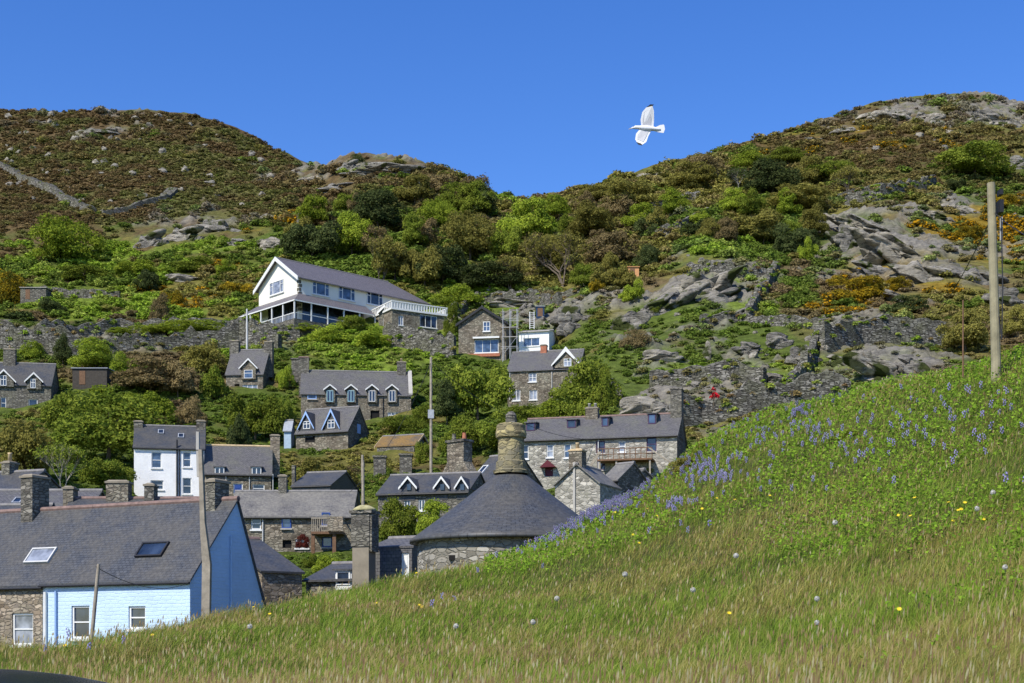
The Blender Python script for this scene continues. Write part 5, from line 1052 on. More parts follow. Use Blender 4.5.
PL = [
 # name, label, px, py, w, h, mat, trunk?
 ('broad_bush','big bright green rounded bush under the heather slope, left of the crags',68,260,88,48,'bright',0),
 ('dark_bush','dark green bush on the bright terrace behind the gorse',147,290,36,24,'dark',0),
 ('gorse_bush','large gorse bush in yellow flower at the far left edge',8,303,46,36,'gorse',0),
 ('gorse_bush','yellow gorse above the long rubble wall',172,306,30,18,'gorse',0),
 ('russet_bush','tall russet bush between gorse and the yellow hedge',160,320,24,30,'brown',0),
 ('gorse_bush','gorse streak on the slope just left of the villa',238,292,36,12,'gorse',0),
 ('green_bush','bright shrub on the bank left of the villa verandah',226,275,28,16,'bright',0),
 ('dark_bush','dark shrub in the terrace corner beside the hut',50,312,40,16,'dark',0),
 ('green_tree','sunlit broad tree standing left of the white house',108,462,120,76,'green',1),
 ('green_tree','yellow green tree crown above the white house',128,425,85,40,'bright',1),
 ('green_tree','deep green tree between the pale bare tree and the white house',108,488,60,34,'green',1),
 ('olive_tree','olive tree below the gabled stone house at far left',25,480,86,70,'olive',1),
 ('olive_tree','olive green tree climbing the slope under the gabled house',65,440,70,50,'green',1),
 ('russet_tree','russet bare-twigged tree above the sunlit broad tree',150,394,86,38,'brown',1),
 ('russet_tree','reddish brown tree halfway up the slope behind the white house',178,398,44,40,'brown',1),
 ('russet_bush','mauve brown bush on the slope above the white house chimney',192,424,34,32,'brown',0),
 ('bright_bush','bright green shrub at the foot of the long rubble wall',34,358,34,20,'bright',0),
 ('green_tree','mid green tree right of the dark conifer under the rubble wall',96,372,62,36,'bright',1),
 ('dark_conifer','dark evergreen right below the long rubble wall',63,366,26,36,'dark',1),
 ('green_bush','leafy bush above the timber shed',125,376,36,26,'bright',0),
 ('olive_bush','olive shrub beside the small cottage with white bay',205,372,60,34,'olive',0),
 ('green_bush','bright shrub in front of the small cottage eaves',213,398,40,34,'green',0),
 ('green_tree','dense green tree below the small cottage with white bay',255,442,66,52,'green',1),
 ('dark_bush','dark green bush behind the stone row with blue door',240,452,34,40,'dark',0),
 ('green_bush','green shrub beside the blue framed cottage',285,425,26,32,'green',0),
 ('bright_bush','bright low bush between small cottage and four dormer terrace',284,388,26,24,'bright',0),
 ('green_bush','hedge bush under the four dormer terrace wall',352,398,1,1,'green',0),
 ('olive_bush','tangled olive bush below the steep blue dormers',325,492,70,36,'olive',0),
 ('russet_bush','dry brown tangle beside the olive bush above the slate outbuilding',345,488,44,26,'brown',0),
 ('bright_bush','bright garden bush under the timber balcony',328,572,48,22,'bright',0),
 ('green_bush','green garden bush left of the tall stack',312,566,30,16,'green',0),
 ('green_tree','garden tree right of the tall stack, in front of the pointed dormers',397,548,54,56,'green',1),
 ('bright_tree','yellow green garden tree touching the round house roof',432,540,46,46,'bright',1),
 ('green_bush','dense bush right of the four dormer terrace',420,424,36,22,'green',0),
 ('green_bush','round bush beside the moss roofed shed',405,433,60,20,'green',0),
 ('bright_bush','bright bush right of the moss roofed shed',424,462,26,24,'green',0),
 ('dark_tree','dark tree filling the gully left of the stone gable house',447,425,40,50,'dark',1),
 ('green_tree','large round green tree under the stone gable house',478,420,74,62,'green',1),
 ('green_tree','second round tree on the slope below the scaffold tower',462,458,60,48,'green',1),
 ('bright_tree','sunlit tree directly above the round house chimney',505,452,74,44,'green',1),
 ('green_bush','bush at the foot of the stone house with white gable',520,424,60,24,'green',0),
 ('ivy_bush','huge sloping bush hiding the right side of the white gabled stone house',584,418,74,64,'green',0),
 ('green_bush','bush at the left end of the long terrace roof',560,424,70,26,'bright',0),
 ('green_bush','bush above the long terrace ridge by the pale crag',602,412,32,50,'green',0),
 ('bright_bush','bright hedge growing over the villa garden wall',300,334,60,12,'bright',0),
 ('bright_bush','light green bush below the verandah corner',330,342,56,20,'bright',0),
 ('bright_bush','pale green bush under the flat roofed wing',380,346,66,20,'bright',0),
 ('green_bush','green shrub in front of the villa flank',352,330,40,18,'green',0),
 ('bright_bush','lime green hedge right of the flat roofed wing',458,306,70,22,'bright',0),
 ('green_bush','green bush between flat roofed wing and stone gable house',452,336,18,38,'green',0),
 ('yellow_hedge','clipped yellow green hedge along the top of the long rubble wall',188,334,112,13,'bright',0),('yellow_hedge','short yellow green hedge left of the long one on the rubble wall',118,334,40,9,'bright',0),('hedge_bush','hedge bush right under the big bright green bush',85,280,56,17,'green',0),('hedge_bush','middle hedge bush in line right of the big bright green bush',138,276,60,17,'bright',0),('hedge_bush','last hedge bush of the line below the grey crags',196,272,54,16,'green',0),
 # wood above the villa
 ('dark_tree','dark wind-shaped evergreen left of the lime tree above the villa',312,262,64,44,'dark',1),
 ('lime_tree','lime green tree just above the villa roof',352,258,52,50,'bright',1),
 ('dark_tree','dark evergreen behind the lime green tree',378,232,58,48,'dark',1),
 ('olive_tree','olive tree right above the villa ridge',395,282,56,48,'olive',1),
 ('olive_tree','thin olive tree at the right end of the villa ridge',425,290,54,46,'olive',1),
 ('green_tree','vivid green tree in the middle of the wood',415,250,38,38,'green',1),
 ('dark_tree','biggest dark evergreen in the wood above the flat roofed wing',443,288,58,46,'dark',1),
 ('olive_tree','broad olive tree left of the bare tree in the wood',470,262,62,56,'olive',1),
 ('dark_tree','low dark evergreen spreading above the rubble slope',490,292,66,34,'dark',1),
 ('green_tree','green tree on the skyline dip',455,215,44,36,'green',1),
 ('green_tree','slender green tree on the skyline right of the rocky knoll',482,220,38,38,'dark',1),
 ('lime_tree','bright lime tree under the skyline dip',527,244,58,48,'bright',1),
 ('lime_tree','lime tree just right of the skyline dip',556,222,42,30,'bright',1),
 ('green_tree','dark green tree beneath the rocky knoll',415,205,44,32,'olive',1),
 ('olive_tree','olive tree on the skyline knoll slope',440,200,40,28,'brown',1),
 ('green_tree','green tree between lime tree and bare tree',505,260,36,36,'green',1),
 ('olive_tree','golden olive tree on the right side of the skyline dip',590,240,70,40,'olive',1),
 ('olive_tree','golden olive tree under the right skyline',632,215,74,36,'olive',1),
 ('olive_tree','russet olive tree right of the bare tree',610,268,60,40,'brown',1),
 ('olive_tree','olive tree hugging the right skyline',600,205,50,24,'olive',1),
 ('dark_bush','dark gorse bush above the terrace ruins',648,238,36,26,'dark',0),
 ('dark_bush','dark bush left of the orange hut',648,268,34,28,'dark',0),
 ('olive_tree','olive tree above the ruined terraces',690,190,60,28,'olive',1),
 ('olive_tree','tall golden tree close to the right skyline',700,182,50,30,'brown',1),
 ('wind_bent_tree','dark wind bent tree with bare pale stem on the right skyline slope',772,200,66,44,'dark',1),
 ('green_tree','bright tree left of the wind bent dark tree',745,172,44,22,'bright',1),
 ('green_tree','green tree crown above the wind bent dark tree',788,166,40,22,'green',1),
 ('green_tree','leafy green bush right of the wind bent tree',832,182,54,24,'green',1),
 ('olive_tree','low golden olive thicket under the wind bent tree',800,214,90,30,'olive',1),
 ('olive_tree','golden olive thicket over the middle terraces',745,240,80,28,'olive',1),
 ('dark_bush','dark round bush at the top of the stepped stone wall',796,254,50,34,'dark',0),
 ('green_bush','green bush between the dark round bush and the grey cliff',808,262,28,26,'bright',0),
 ('dark_bush','dark low thicket on the middle terraces',700,236,50,18,'dark',0),
 ('green_bush','bright green bush on the ruined terraces',702,226,32,18,'bright',0),
 ('green_tree','wide green thicket left of the tall wooden pole',975,178,86,36,'green',1),
 ('dark_bush','dark undershrub below the wide green thicket',955,190,30,12,'dark',0),
 ('gorse_bush','brightest gorse patch below the grey cliff',862,300,62,26,'gorse',0),
 ('gorse_bush','yellow gorse left under the grey cliff',838,288,34,14,'gorse',0),
 ('gorse_bush','gorse patch at the right end under the cliff',895,290,34,16,'gorse',0),
 ('gorse_bush','gorse clump halfway up behind the tall pole',1005,208,34,16,'gorse',0),
 ('gorse_bush','gorse on the shoulder right of the cliff top',968,240,40,16,'gorse',0),
 ('olive_tree','olive thorn tree beside the tall wooden pole',965,352,64,46,'olive',1),
 ('green_tree','green thorn tree right of the tall wooden pole',1018,338,34,36,'olive',1),
 ('dark_bush','dark shrub row above the stone retaining wall',905,312,50,18,'dark',0),
 ('green_bush','bright green bush under the orange hut',632,300,34,22,'bright',0),
 ('gorse_bush','orange gorse tuft left of the bright bush on the crag path',597,290,22,14,'gorse',0),
 ('green_bush','green bush on top of the left crag',655,312,22,16,'green',0),
 ('russet_bush','small russet bush above the long terrace roof',635,346,34,20,'brown',0),
 ('dark_red_shrub','dark red shrub at the foot of the chimney gable',585,512,15,15,'wine',0),
 ('olive_bush','reddish olive bush spreading below the terrace lean-tos',640,492,56,20,'olive',0),
 ('green_bush','vivid green bush in front of the terrace balcony',645,480,44,16,'green',0),
 ('dark_bush','dark bush on the skyline notch left of the knoll',322,172,12,9,'dark',0),
 ('dark_bush','round dark bush crowning the rocky knoll',356,164,18,12,'dark',0),
 ('green_bush','flower shrub by the door of the balcony house',305,535,1,1,'wine',0),
]
for n_, lab, px, py, w, h, mat, tr in PL:
    if w <= 2: continue
    if py < 200 and False: pass
    tree(n_, lab, px, py, w, h, mat, trunk=bool(tr), cat={'gorse_bush': 'gorse'}.get(n_))
c = P(714, 399, 134); r_ = empty('red_azalea', c, 0, 'small bright red flowering bush hanging on the grey retaining wall', 'bush'); T = crown_tris(55, 90, 7, .34, (.62, .5, .66), low=-.9, spread=.8, lr=(.2, .45)); T[..., 2] += .55
link('blossom', tri_mesh('blossom', T, 'leaf_red'), r_); m = MB(); m.tube([(0, .3, -.8), (0, .1, 0), (.1, 0, .7)], [.06, .05, .03], 6); m.tube([(0, .1, 0), (-.4, 0, .5)], [.04, .02], 5); m.build('stems', 'bark', r_)
c = P(303, 549, 103.5)
r_ = empty('climbing_shrub', c, 0, 'russet climbing shrub over the door of the balcony house', 'shrub'); o = link('foliage', crown_mesh(2, 'wine'), r_); o.scale = (.6, .35, 1.2)
wr = random.Random(77)
for i in range(46):
    px, py = wr.uniform(285, 640), wr.uniform(212, 292)
    if i > 30: px, py = wr.uniform(640, 830), wr.uniform(180, 258)
    if py < np.interp(px, _skx, _sky_)+27 or (px < 430 and py > 262): continue
    q = hit(px, py); mt = wr.choice(['olive', 'green', 'olive', 'brown', 'bright', 'dark', 'green']); w = wr.uniform(24, 46)
    tree('hillside_tree', {'olive': 'olive tree merged into the wood on the upper slope', 'green': 'mid green tree merged into the wood on the upper slope', 'brown': 'russet tree merged into the wood on the upper slope', 'bright': 'fresh lime green tree merged into the wood on the upper slope', 'dark': 'small dark evergreen merged into the wood on the upper slope'}[mt], px, py, w, w*wr.uniform(.6, .95), mt, group='trees of the upper wood', trunk=True)
# bare branching trees
def bare_tree(name, label, px, py, w, h, mat='twig', seed=1, leaves=None, Y=None, group=None):
    c = hit(px, py) if Y is None else P(px, py, Y); s = c.y/FPX; H = h*s; Wd = w*s; r = random.Random(seed); root = empty(name, c, r.uniform(0, 6), label, 'tree', group)
    m = MB(); tips = []
    def grow(p, d, L, rad, dep):
        e = p+d*L; m.tube([p, p.lerp(e, .5)+Vector((r.uniform(-1, 1), r.uniform(-1, 1), 0))*L*.06, e], [rad, rad*.8, rad*.6], 5 if dep < 2 else 3, cap=False)
        if dep >= 5: tips.append(e); return
        for _ in range(3 if dep < 4 else 4):
            nd = (d+Vector((r.uniform(-1, 1)*Wd/H, r.uniform(-1, 1)*Wd/H, r.uniform(-.25, .55)))*.75).normalized(); grow(e, nd, L*r.uniform(.62, .82), rad*.58, dep+1)
    for k in range(3): grow(Vector((0, 0, -.3)), Vector((r.uniform(-.4, .4), r.uniform(-.4, .4), 1)).normalized(), H*.27, H*.016, 0)
    m.build('trunk', mat, root, fix=False)
    if leaves:
        rs = np.random.RandomState(seed); C = np.array([t[:] for t in tips]); C = np.repeat(C, 2, 0)+rs.randn(len(C)*2, 3)*H*.03
        link('crown', tri_mesh('crown', leaf_tris(rs, C, rs.randn(len(C), 3), H*.03, .3), 'leaf_'+leaves), root)
bare_tree('bare_tree', 'large pale leafless tree in the middle of the wooded slope', 563, 287, 66, 66, 'twig', 3, 'olive')
bare_tree('bare_tree', 'leafless grey tree beside the large pale one, nearer the lime tree', 538, 280, 50, 50, 'twig', 4, 'olive')
bare_tree('bare_tree', 'pale stemmed young tree behind the blue cottage chimneys', 62, 493, 40, 58, 'barkpale', 5, 'green')
bare_tree('bare_tree', 'spreading leafless tree on the right hill above the cliff wall', 848, 195, 52, 34, 'twig', 6, 'olive')
bare_tree('bare_tree', 'windswept leafless tree under the right skyline', 738, 192, 34, 30, 'barkpale', 7, 'dark')
bare_tree('bare_tree', 'brown twiggy tree rising through the wood above the villa ridge', 380, 286, 40, 50, 'twig', 8, 'olive')
bare_tree('bare_tree', 'twiggy tree at the right edge of the villa wood', 510, 292, 40, 40, 'twig', 9, 'olive')
# undergrowth: nobody could count it
rs = np.random.RandomState(3)
DT = []
for k in range(6):
    T = crown_tris(300+k, 260, 8, 0.21, (1, 1, .8), low=-.1, spread=.5, lr=(.35, .6)); DT.append(T)
FT = [crown_tris(400+k, 70, 4, 0.36, (1, 1, .7), low=-.1, spread=.5, lr=(.4, .6)) for k in range(4)]
def build_boxes():
    out = []
    for o in bpy.data.objects:
        if o.parent is None and o.type == 'EMPTY' and any(ch.name.startswith('wall') for ch in o.children):
            w = [ch for ch in o.children if ch.name.startswith('wall')][0]; xs = [v.co.x for v in w.data.vertices]; ys = [v.co.y for v in w.data.vertices]
            out.append((o.location.x, o.location.y, math.cos(o.rotation_euler.z), math.sin(o.rotation_euler.z), min(xs), max(xs), min(ys), max(ys)))
    return out
BB = build_boxes()
def clear_of(x, y, r):
    for (ox, oy, c, s, x0, x1, y0, y1) in BB:
        lx = (x-ox)*c+(y-oy)*s; ly = -(x-ox)*s+(y-oy)*c
        if x0-r < lx < x1+r and y0-r-2.2 < ly < y1+r: return False
    return True
Vs = []; Cs = []
CK = dict(heather=[(0.20,0.135,0.062),(0.235,0.175,0.070),(0.17,0.15,0.055)], grass=[(0.19,0.195,0.055),(0.22,0.19,0.075),(0.15,0.17,0.04)], bright=[(0.25,0.35,0.036),(0.20,0.30,0.030),(0.30,0.36,0.065)], green=[(0.140,0.205,0.030),(0.110,0.165,0.024),(0.18,0.235,0.040)],
          olive=[(0.25,0.23,0.055),(0.20,0.195,0.045),(0.25,0.20,0.075)], gorse=[(0.42,0.23,0.015),(0.075,0.085,0.02),(0.24,0.15,0.02)], dark=[(0.045,0.068,0.022),(0.070,0.095,0.03)], brown=[(0.22,0.165,0.085),(0.18,0.135,0.065)], rock=None)
NCL = 43000; pxs = rs.uniform(-60, 1090, NCL); pys = rs.uniform(92, 610, NCL); pxs[30000:38000] = rs.uniform(-40, 300, 8000); pys[30000:38000] = rs.uniform(100, 225, 8000); pxs[38000:] = rs.uniform(700, 1060, 5000); pys[38000:] = rs.uniform(92, 200, 5000)
wood = lambda px, py: (280 < px < 640 and 170 < py < 290) or (580 < px < 800 and 160 < py < 270)
for i in range(NCL):
    px, py = pxs[i], pys[i]
    if py < np.interp(px, _skx, _sky_)+2: continue
    if py > np.interp(px, _a, _b)+8: continue
    c = hit(px, py)
    if c is None: continue
    ia = int(np.clip(round((px-512)/FPX/(UG[1]-UG[0])+(len(UG)-1)/2), 0, len(UG)-1)); jb = int(np.searchsorted(YG, c.y)); kind = KINDS[int(np.argmax(score[ia, min(jb, len(YG)-1)]))]
    if kind == 'rock':
        if rs.rand() > .6: continue
        kind = ['green', 'heather', 'olive', 'grass', 'bright', 'olive', 'heather', 'green', 'grass'][rs.randint(9)]
    small = kind in ('heather', 'grass') or (py > 320) or (kind == 'gorse' and px < 320)
    spx = rs.uniform(3.0, 6.5) if kind in ('heather', 'grass') else rs.uniform(4.5, 11) if not small else rs.uniform(3.5, 8)
    if kind == 'bright' and 300 < px < 520: spx = rs.uniform(4, 9)
    if i >= 30000: spx = rs.uniform(2.2, 4.4)
    elif wood(px, py): spx = rs.uniform(5, 13)
    r = spx*c.y/FPX; r = min(r, 3.2)
    if not clear_of(c.x, c.y, r*.8): continue
    if rs.rand() > .12 and any(((px-q[0])/(q[2]*.55))**2+((py-q[1]-2)/(q[3]*.62))**2 < 1 for q in ROCKPX): continue
    T = (FT[rs.randint(4)] if spx < 6 else DT[rs.randint(6)])
    a = rs.uniform(0, 6.28); R = np.array([[math.cos(a), -math.sin(a), 0], [math.sin(a), math.cos(a), 0], [0, 0, rs.uniform(.55, 1.0)]])
    V = (T.reshape(-1, 3) @ R.T)*r+np.array([c.x, c.y, c.z+.1*r])
    if (px < 300 and py < 225) or (px > 760 and py < 190): kind = kind if kind in ('heather', 'grass', 'gorse') or rs.rand() < .25 else 'heather'
    mixk = .45 if kind in ('heather', 'grass', 'brown') else .75
    col = (np.array(CK[kind][rs.randint(len(CK[kind]))])*mixk+COLG[ia, min(jb, len(YG)-1)]*1.25*(1-mixk))*rs.uniform(.85, 1.2)
    n = len(V)//3; cc = np.repeat(col[None]*(0.7+0.6*rs.rand(n, 1)), 3, 0)
    if kind == 'gorse': 
        yel = np.repeat(rs.rand(n, 1) < (.5 if py > 220 else .3), 3, 0); cc = np.where(yel, np.array([[.50, .27, .012]]), np.array([[.13, .125, .032]]))
    Vs.append(V); Cs.append(cc)
for (x, y, z, h) in WALLS:
    for _ in range(2):
        if rs.rand() > .42: continue
        r = rs.uniform(.35, .95); zz = z+h*(rs.rand()**.5)*1.05; T = FT[rs.randint(4)]; V = T.reshape(-1, 3)*r*np.array([1, .55, 1.0])+np.array([x+rs.uniform(-.5, .5), y-.45, zz-r*.4])
        kind = ['green', 'olive', 'bright', 'green', 'heather'][rs.randint(5)]; col = np.array(CK[kind][rs.randint(len(CK[kind]))]); n = len(V)//3; Vs.append(V); Cs.append(np.repeat(col[None]*(0.7+0.6*rs.rand(n, 1)), 3, 0))
M['under'] = leafmat('undergrowth leaves', None, None, trans=.2, attr='col')
V = np.concatenate(Vs); Cc = np.concatenate(Cs)
tag(link('undergrowth', np_mesh('undergrowth', V, np.arange(len(V)).reshape(-1, 3), 'under', Cc)), 'low heather, gorse, bracken and scrub covering the hillside', 'undergrowth', kind='stuff')
# ------------------------------------------------------------------ the grassy bank: grass, bluebells, dandelions
rs = np.random.RandomState(42)
_YL = np.linspace(5.0, 60, 1400)
def bhit(px, py):
    u = (px-512)/FPX; v = (HY-py)/FPX; z = bz(u*_YL, _YL)/_YL; w = np.nonzero(z >= v)[0]
    if len(w) == 0: return None
    Y = _YL[w[0]]; return Vector((u*Y, Y, float(bz(u*Y, Y))))
def blades(x, y, h, w, lean, col, seed, bend=1.0):
    r = np.random.RandomState(seed); n = len(x); z = bz(x, y)-.02; a = r.rand(n)*6.283; ca, sa = np.cos(a), np.sin(a)
    # blades mostly show their flat side towards -y, seen from any side they stay blades
    dx, dy = lean[:, 0]*h, lean[:, 1]*h; P0 = np.stack([x, y, z], 1); Wv = np.stack([ca*w, sa*w*.6, np.zeros(n)], 1)
    mid = P0+np.stack([dx*.35, dy*.35, h*.55], 1); tip = P0+np.stack([dx*1.1, dy*1.1, h*(1-.25*np.hypot(lean[:, 0], lean[:, 1]))], 1)
    V = np.stack([P0-Wv*.5, P0+Wv*.5, mid+Wv*.42, mid-Wv*.42, tip], 1).reshape(-1, 3); b = np.arange(n)[:, None]*5
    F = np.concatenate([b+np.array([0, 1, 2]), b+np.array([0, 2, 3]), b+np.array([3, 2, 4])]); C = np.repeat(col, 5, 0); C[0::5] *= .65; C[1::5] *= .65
    return V, F, C
def fieldpos(n, y0=5.4, ymax=4.0, lo=-.44, hi=.46, pw=1.0):
    u = rs.uniform(lo, hi, n); D = np.interp(u, UB, Dc)+ymax; t = rs.rand(n)**pw; Y = y0*(D/y0)**t; return u*Y, Y, (Y-5.5)/(np.interp(u, UB, Dc)-5.5)
def pick(cols, wts, n):
    cols = np.array(cols); k = rs.choice(len(cols), n, p=np.array(wts)/sum(wts)); return cols[k]*(0.75+0.5*rs.rand(n, 1))
GRN = [(0.19, 0.285, 0.034), (0.26, 0.335, 0.050), (0.14, 0.225, 0.028), (0.30, 0.34, 0.085)]
STR = [(0.36, 0.32, 0.09), (0.27, 0.25, 0.06), (0.46, 0.41, 0.15), (0.27, 0.19, 0.06)]
n = 620000; x, y, t = fieldpos(n)
pn = fbm(x/2.1+7, y/2.6, 4); pn2 = fbm(x/0.55+3, y/0.7+9, 3); side = np.clip((x/y+.1)/.4, 0, 1)
dry = np.clip((pn-.5)*6.0+.20-.45*np.clip(t-.35, 0, 1)*1.5*(.3+side)+(pn2-.5)*1.6, .03, .92)
isd = rs.rand(n) < dry*.72; col = np.where(isd[:, None], pick(STR, [3, 3, 2, 1.4], n), pick(GRN, [3, 3, 3, 1.5], n))
h = (0.10+.22*rs.rand(n)**1.6)*(0.35+1.3*fbm(x/.9+40, y/1.1, 4)); h *= np.where(isd, 1.15, .95); wd = .0015+.40*y/FPX*(0.7+.6*rs.rand(n))
la = fbm(x/3+60, y/3, 3)*6-3; lean = np.stack([.35+.25*np.cos(la), .25*np.sin(la)], 1)*.8+rs.randn(n, 2)*.36
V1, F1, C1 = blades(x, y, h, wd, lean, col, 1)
# long seeding stalks
n = 26000; x, y, t = fieldpos(n, pw=.8); h = .20+.17*rs.rand(n); wd = .0018+.45*y/FPX*rs.uniform(.5, 1, n); lean = np.array([[.22, .05]])+rs.randn(n, 2)*.16
V2, F2, C2 = blades(x, y, h, wd, lean, pick(STR, [3, 2, 3, 2], n), 2)
# seed heads: small spindles at the tips
hd = 11000; tip = V2[4::5][:hd]; k = rs.rand(hd, 1)*.03+.03; wv = (.005+.5*tip[:, 1]/FPX)[:, None]*.8
A = tip-np.array([[0, 0, 1]])*k; B = tip+np.array([[.15, 0, 1]])*k; Lf = tip-np.array([[1, 0, 0]])*wv; Rg = tip+np.array([[1, 0, 0]])*wv
V3 = np.stack([A, Rg, B, Lf], 1).reshape(-1, 3); b = np.arange(hd)[:, None]*4; F3 = np.concatenate([b+np.array([0, 1, 2]), b+np.array([0, 2, 3])]); C3 = np.repeat(pick([(0.40, 0.31, 0.13), (0.27, 0.18, 0.09), (0.50, 0.44, 0.24)], [3, 2, 1], hd), 4, 0)
o1, o2 = len(V1), len(V1)+len(V2)
M['grass'] = leafmat('grass blades', None, None, trans=.35, attr='col')
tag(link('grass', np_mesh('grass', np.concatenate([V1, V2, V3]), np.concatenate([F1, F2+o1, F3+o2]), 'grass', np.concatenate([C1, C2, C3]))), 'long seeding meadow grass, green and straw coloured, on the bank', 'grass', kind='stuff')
# leafy plants: bright low foliage over the upper right of the bank
n = 80000; x, y, t = fieldpos(n, y0=9, ymax=2, lo=-.02, pw=.55); nz = fbm(x/1.7+80, y/1.9+4, 4)+.85*np.clip(t-.55, -.5, .35)+.9*np.clip(x/y-.12, -.12, .12)
k = nz > .60+.06*rs.randn(n); x, y = x[k], y[k]; n = len(x)
C = np.stack([x, y, bz(x, y)+rs.rand(n)*.26+.03], 1); R = np.stack([rs.randn(n)*.3, -.5+rs.randn(n)*.3, np.ones(n)], 1); R /= np.linalg.norm(R, axis=1, keepdims=True)
T = leaf_tris(rs, C, R, 1.0, .6); T = C[:, None]+(T-C[:, None])*(.022+.0010*y)[:, None, None]
tag(link('ground_cover', np_mesh('ground_cover', T.reshape(-1, 3), np.arange(n*3).reshape(-1, 3), 'grass', np.repeat(pick([(0.17, 0.29, 0.026), (0.23, 0.36, 0.035), (0.12, 0.21, 0.024)], [3, 2, 2], n), 3, 0))), 'bright green leafy ground plants spread over the upper bank', 'plants', kind='stuff')
n = 3000; x, y, t = fieldpos(n, y0=6, ymax=1, pw=.9); k = fbm(x/.8+10, y/.8, 3) > .58; x, y = x[k], y[k]; n = len(x)
C = np.stack([x, y, bz(x, y)+rs.rand(n)*.12+.02], 1); R = np.stack([rs.randn(n)*.4, -.3+rs.randn(n)*.4, np.ones(n)], 1); R /= np.linalg.norm(R, axis=1, keepdims=True); T = leaf_tris(rs, C, R, 1.0, .6); T = C[:, None]+(T-C[:, None])*(.022+.0009*y)[:, None, None]
tag(link('weeds', np_mesh('weeds', T.reshape(-1, 3), np.arange(n*3).reshape(-1, 3), 'grass', np.repeat(pick([(0.10, 0.19, 0.03), (0.15, 0.25, 0.035)], [1, 1], n), 3, 0))), 'broad leaved weeds low among the grass', 'weeds', kind='stuff')
# bluebells
M['bluebell'] = leafmat('bluebell flower', (0.19, 0.17, 0.36), (0.35, 0.325, 0.54), trans=.25, objvar=.15); M['stem'] = plain('green stem', (0.10, 0.18, 0.03), .8, .2)
def bluebell_mesh(seed):
    r = random.Random(seed); m = MB(); H = r.uniform(.26, .34); lx = r.uniform(-.04, .06)
    st = [Vector((0, 0, -.03)), Vector((lx*.3, 0, H*.6)), Vector((lx, 0, H)), Vector((lx+.03, 0, H+.02))]; m.tube(st, [.005, .004, .003, .002], 4, 1)
    for i in range(9):
        f = .55+.45*i/8; a = i*2.4; p = Vector((lx*f, 0, H*f)); q = p+Vector((math.cos(a)*.030, math.sin(a)*.030, -.004)); m.tube([p, q], .002, 3, 1, False)
        m.tube([q, q+Vector((0, 0, -.014)), q+Vector((0, 0, -.034))], [.008, .012, .019], 6, 0)
    return m.mesh('bluebell', ['bluebell', 'stem'], fix=False)
BM = [bluebell_mesh(s) for s in range(4)]
pts = []
def bb(n, f):
    for _ in range(n):
        px, py = f(); c = bhit(px, py)
        if c is not None: pts.append(c)
g = rs.randn
bb(330, lambda: (592+34*g()*.8, 0) and (lambda q: (q, float(np.interp(q, _a, _b))-2+abs(g())*6))(590+30*g()))
bb(130, lambda: (lambda q: (q, 532-.42*(q-560)+g()*7))(rs.uniform(560, 650)))
bb(110, lambda: (700+22*g(), 478+9*g())); bb(130, lambda: (612+8*g(), 508+5*g())); bb(22, lambda: (672+8*g(), 511+4*g()))
bb(50, lambda: (785+40*g(), 440+10*g())); bb(90, lambda: (rs.uniform(660, 1024), rs.uniform(395, 470))); bb(35, lambda: (900+60*g(), 432+14*g())); bb(26, lambda: (799+4*g(), 418+3*g()))
bb(14, lambda: (rs.uniform(150, 560), rs.uniform(560, 620))); bb(5, lambda: (60+40*g(), 655+6*g())); bb(16, lambda: (rs.uniform(700, 1024), rs.uniform(470, 500))); bb(18, lambda: (rs.uniform(560, 760), rs.uniform(500, 545)))
pts.sort(key=lambda c: c.y)
far = pts[290:]
for c in pts[:290]:
    o = link('bluebell', BM[rnd.randrange(4)]); o.location = c+Vector((0, 0, .06)); o.rotation_euler = (rnd.uniform(-.15, .15), rnd.uniform(-.1, .15), rnd.uniform(0, 6.28)); q = rnd.uniform(.7, 1.0); o.scale = (q, q, q)
    tag(o, 'violet blue bluebell flowering in the long grass of the bank', 'bluebell', 'bluebells on the bank')
Vb = []; Fb = []; mi = []; off = 0
for c in far:
    me = BM[rnd.randrange(4)]; v = np.zeros(len(me.vertices)*3, np.float32); me.vertices.foreach_get('co', v); v = v.reshape(-1, 3)*np.array([1.0, 1.0, .82])*rnd.uniform(.75, 1.1); a = rnd.uniform(0, 6.28)
    R = np.array([[math.cos(a), -math.sin(a), 0], [math.sin(a), math.cos(a), 0], [0, 0, 1]]); Vb.append(v@R.T+np.array(c)+np.array([0, 0, .10]))
    for p_ in me.polygons:
        vv = list(p_.vertices)
        for j in range(1, len(vv)-1): Fb.append((vv[0]+off, vv[j]+off, vv[j+1]+off)); mi.append(p_.material_index)
    off += len(me.vertices)
me = np_mesh('bluebells', np.concatenate(Vb), np.array(Fb), ['bluebell', 'stem']); me.polygons.foreach_set('material_index', np.array(mi, np.int32))
tag(link('bluebells', me), 'haze of bluebells along the far crest of the bank', 'bluebells', kind='stuff')
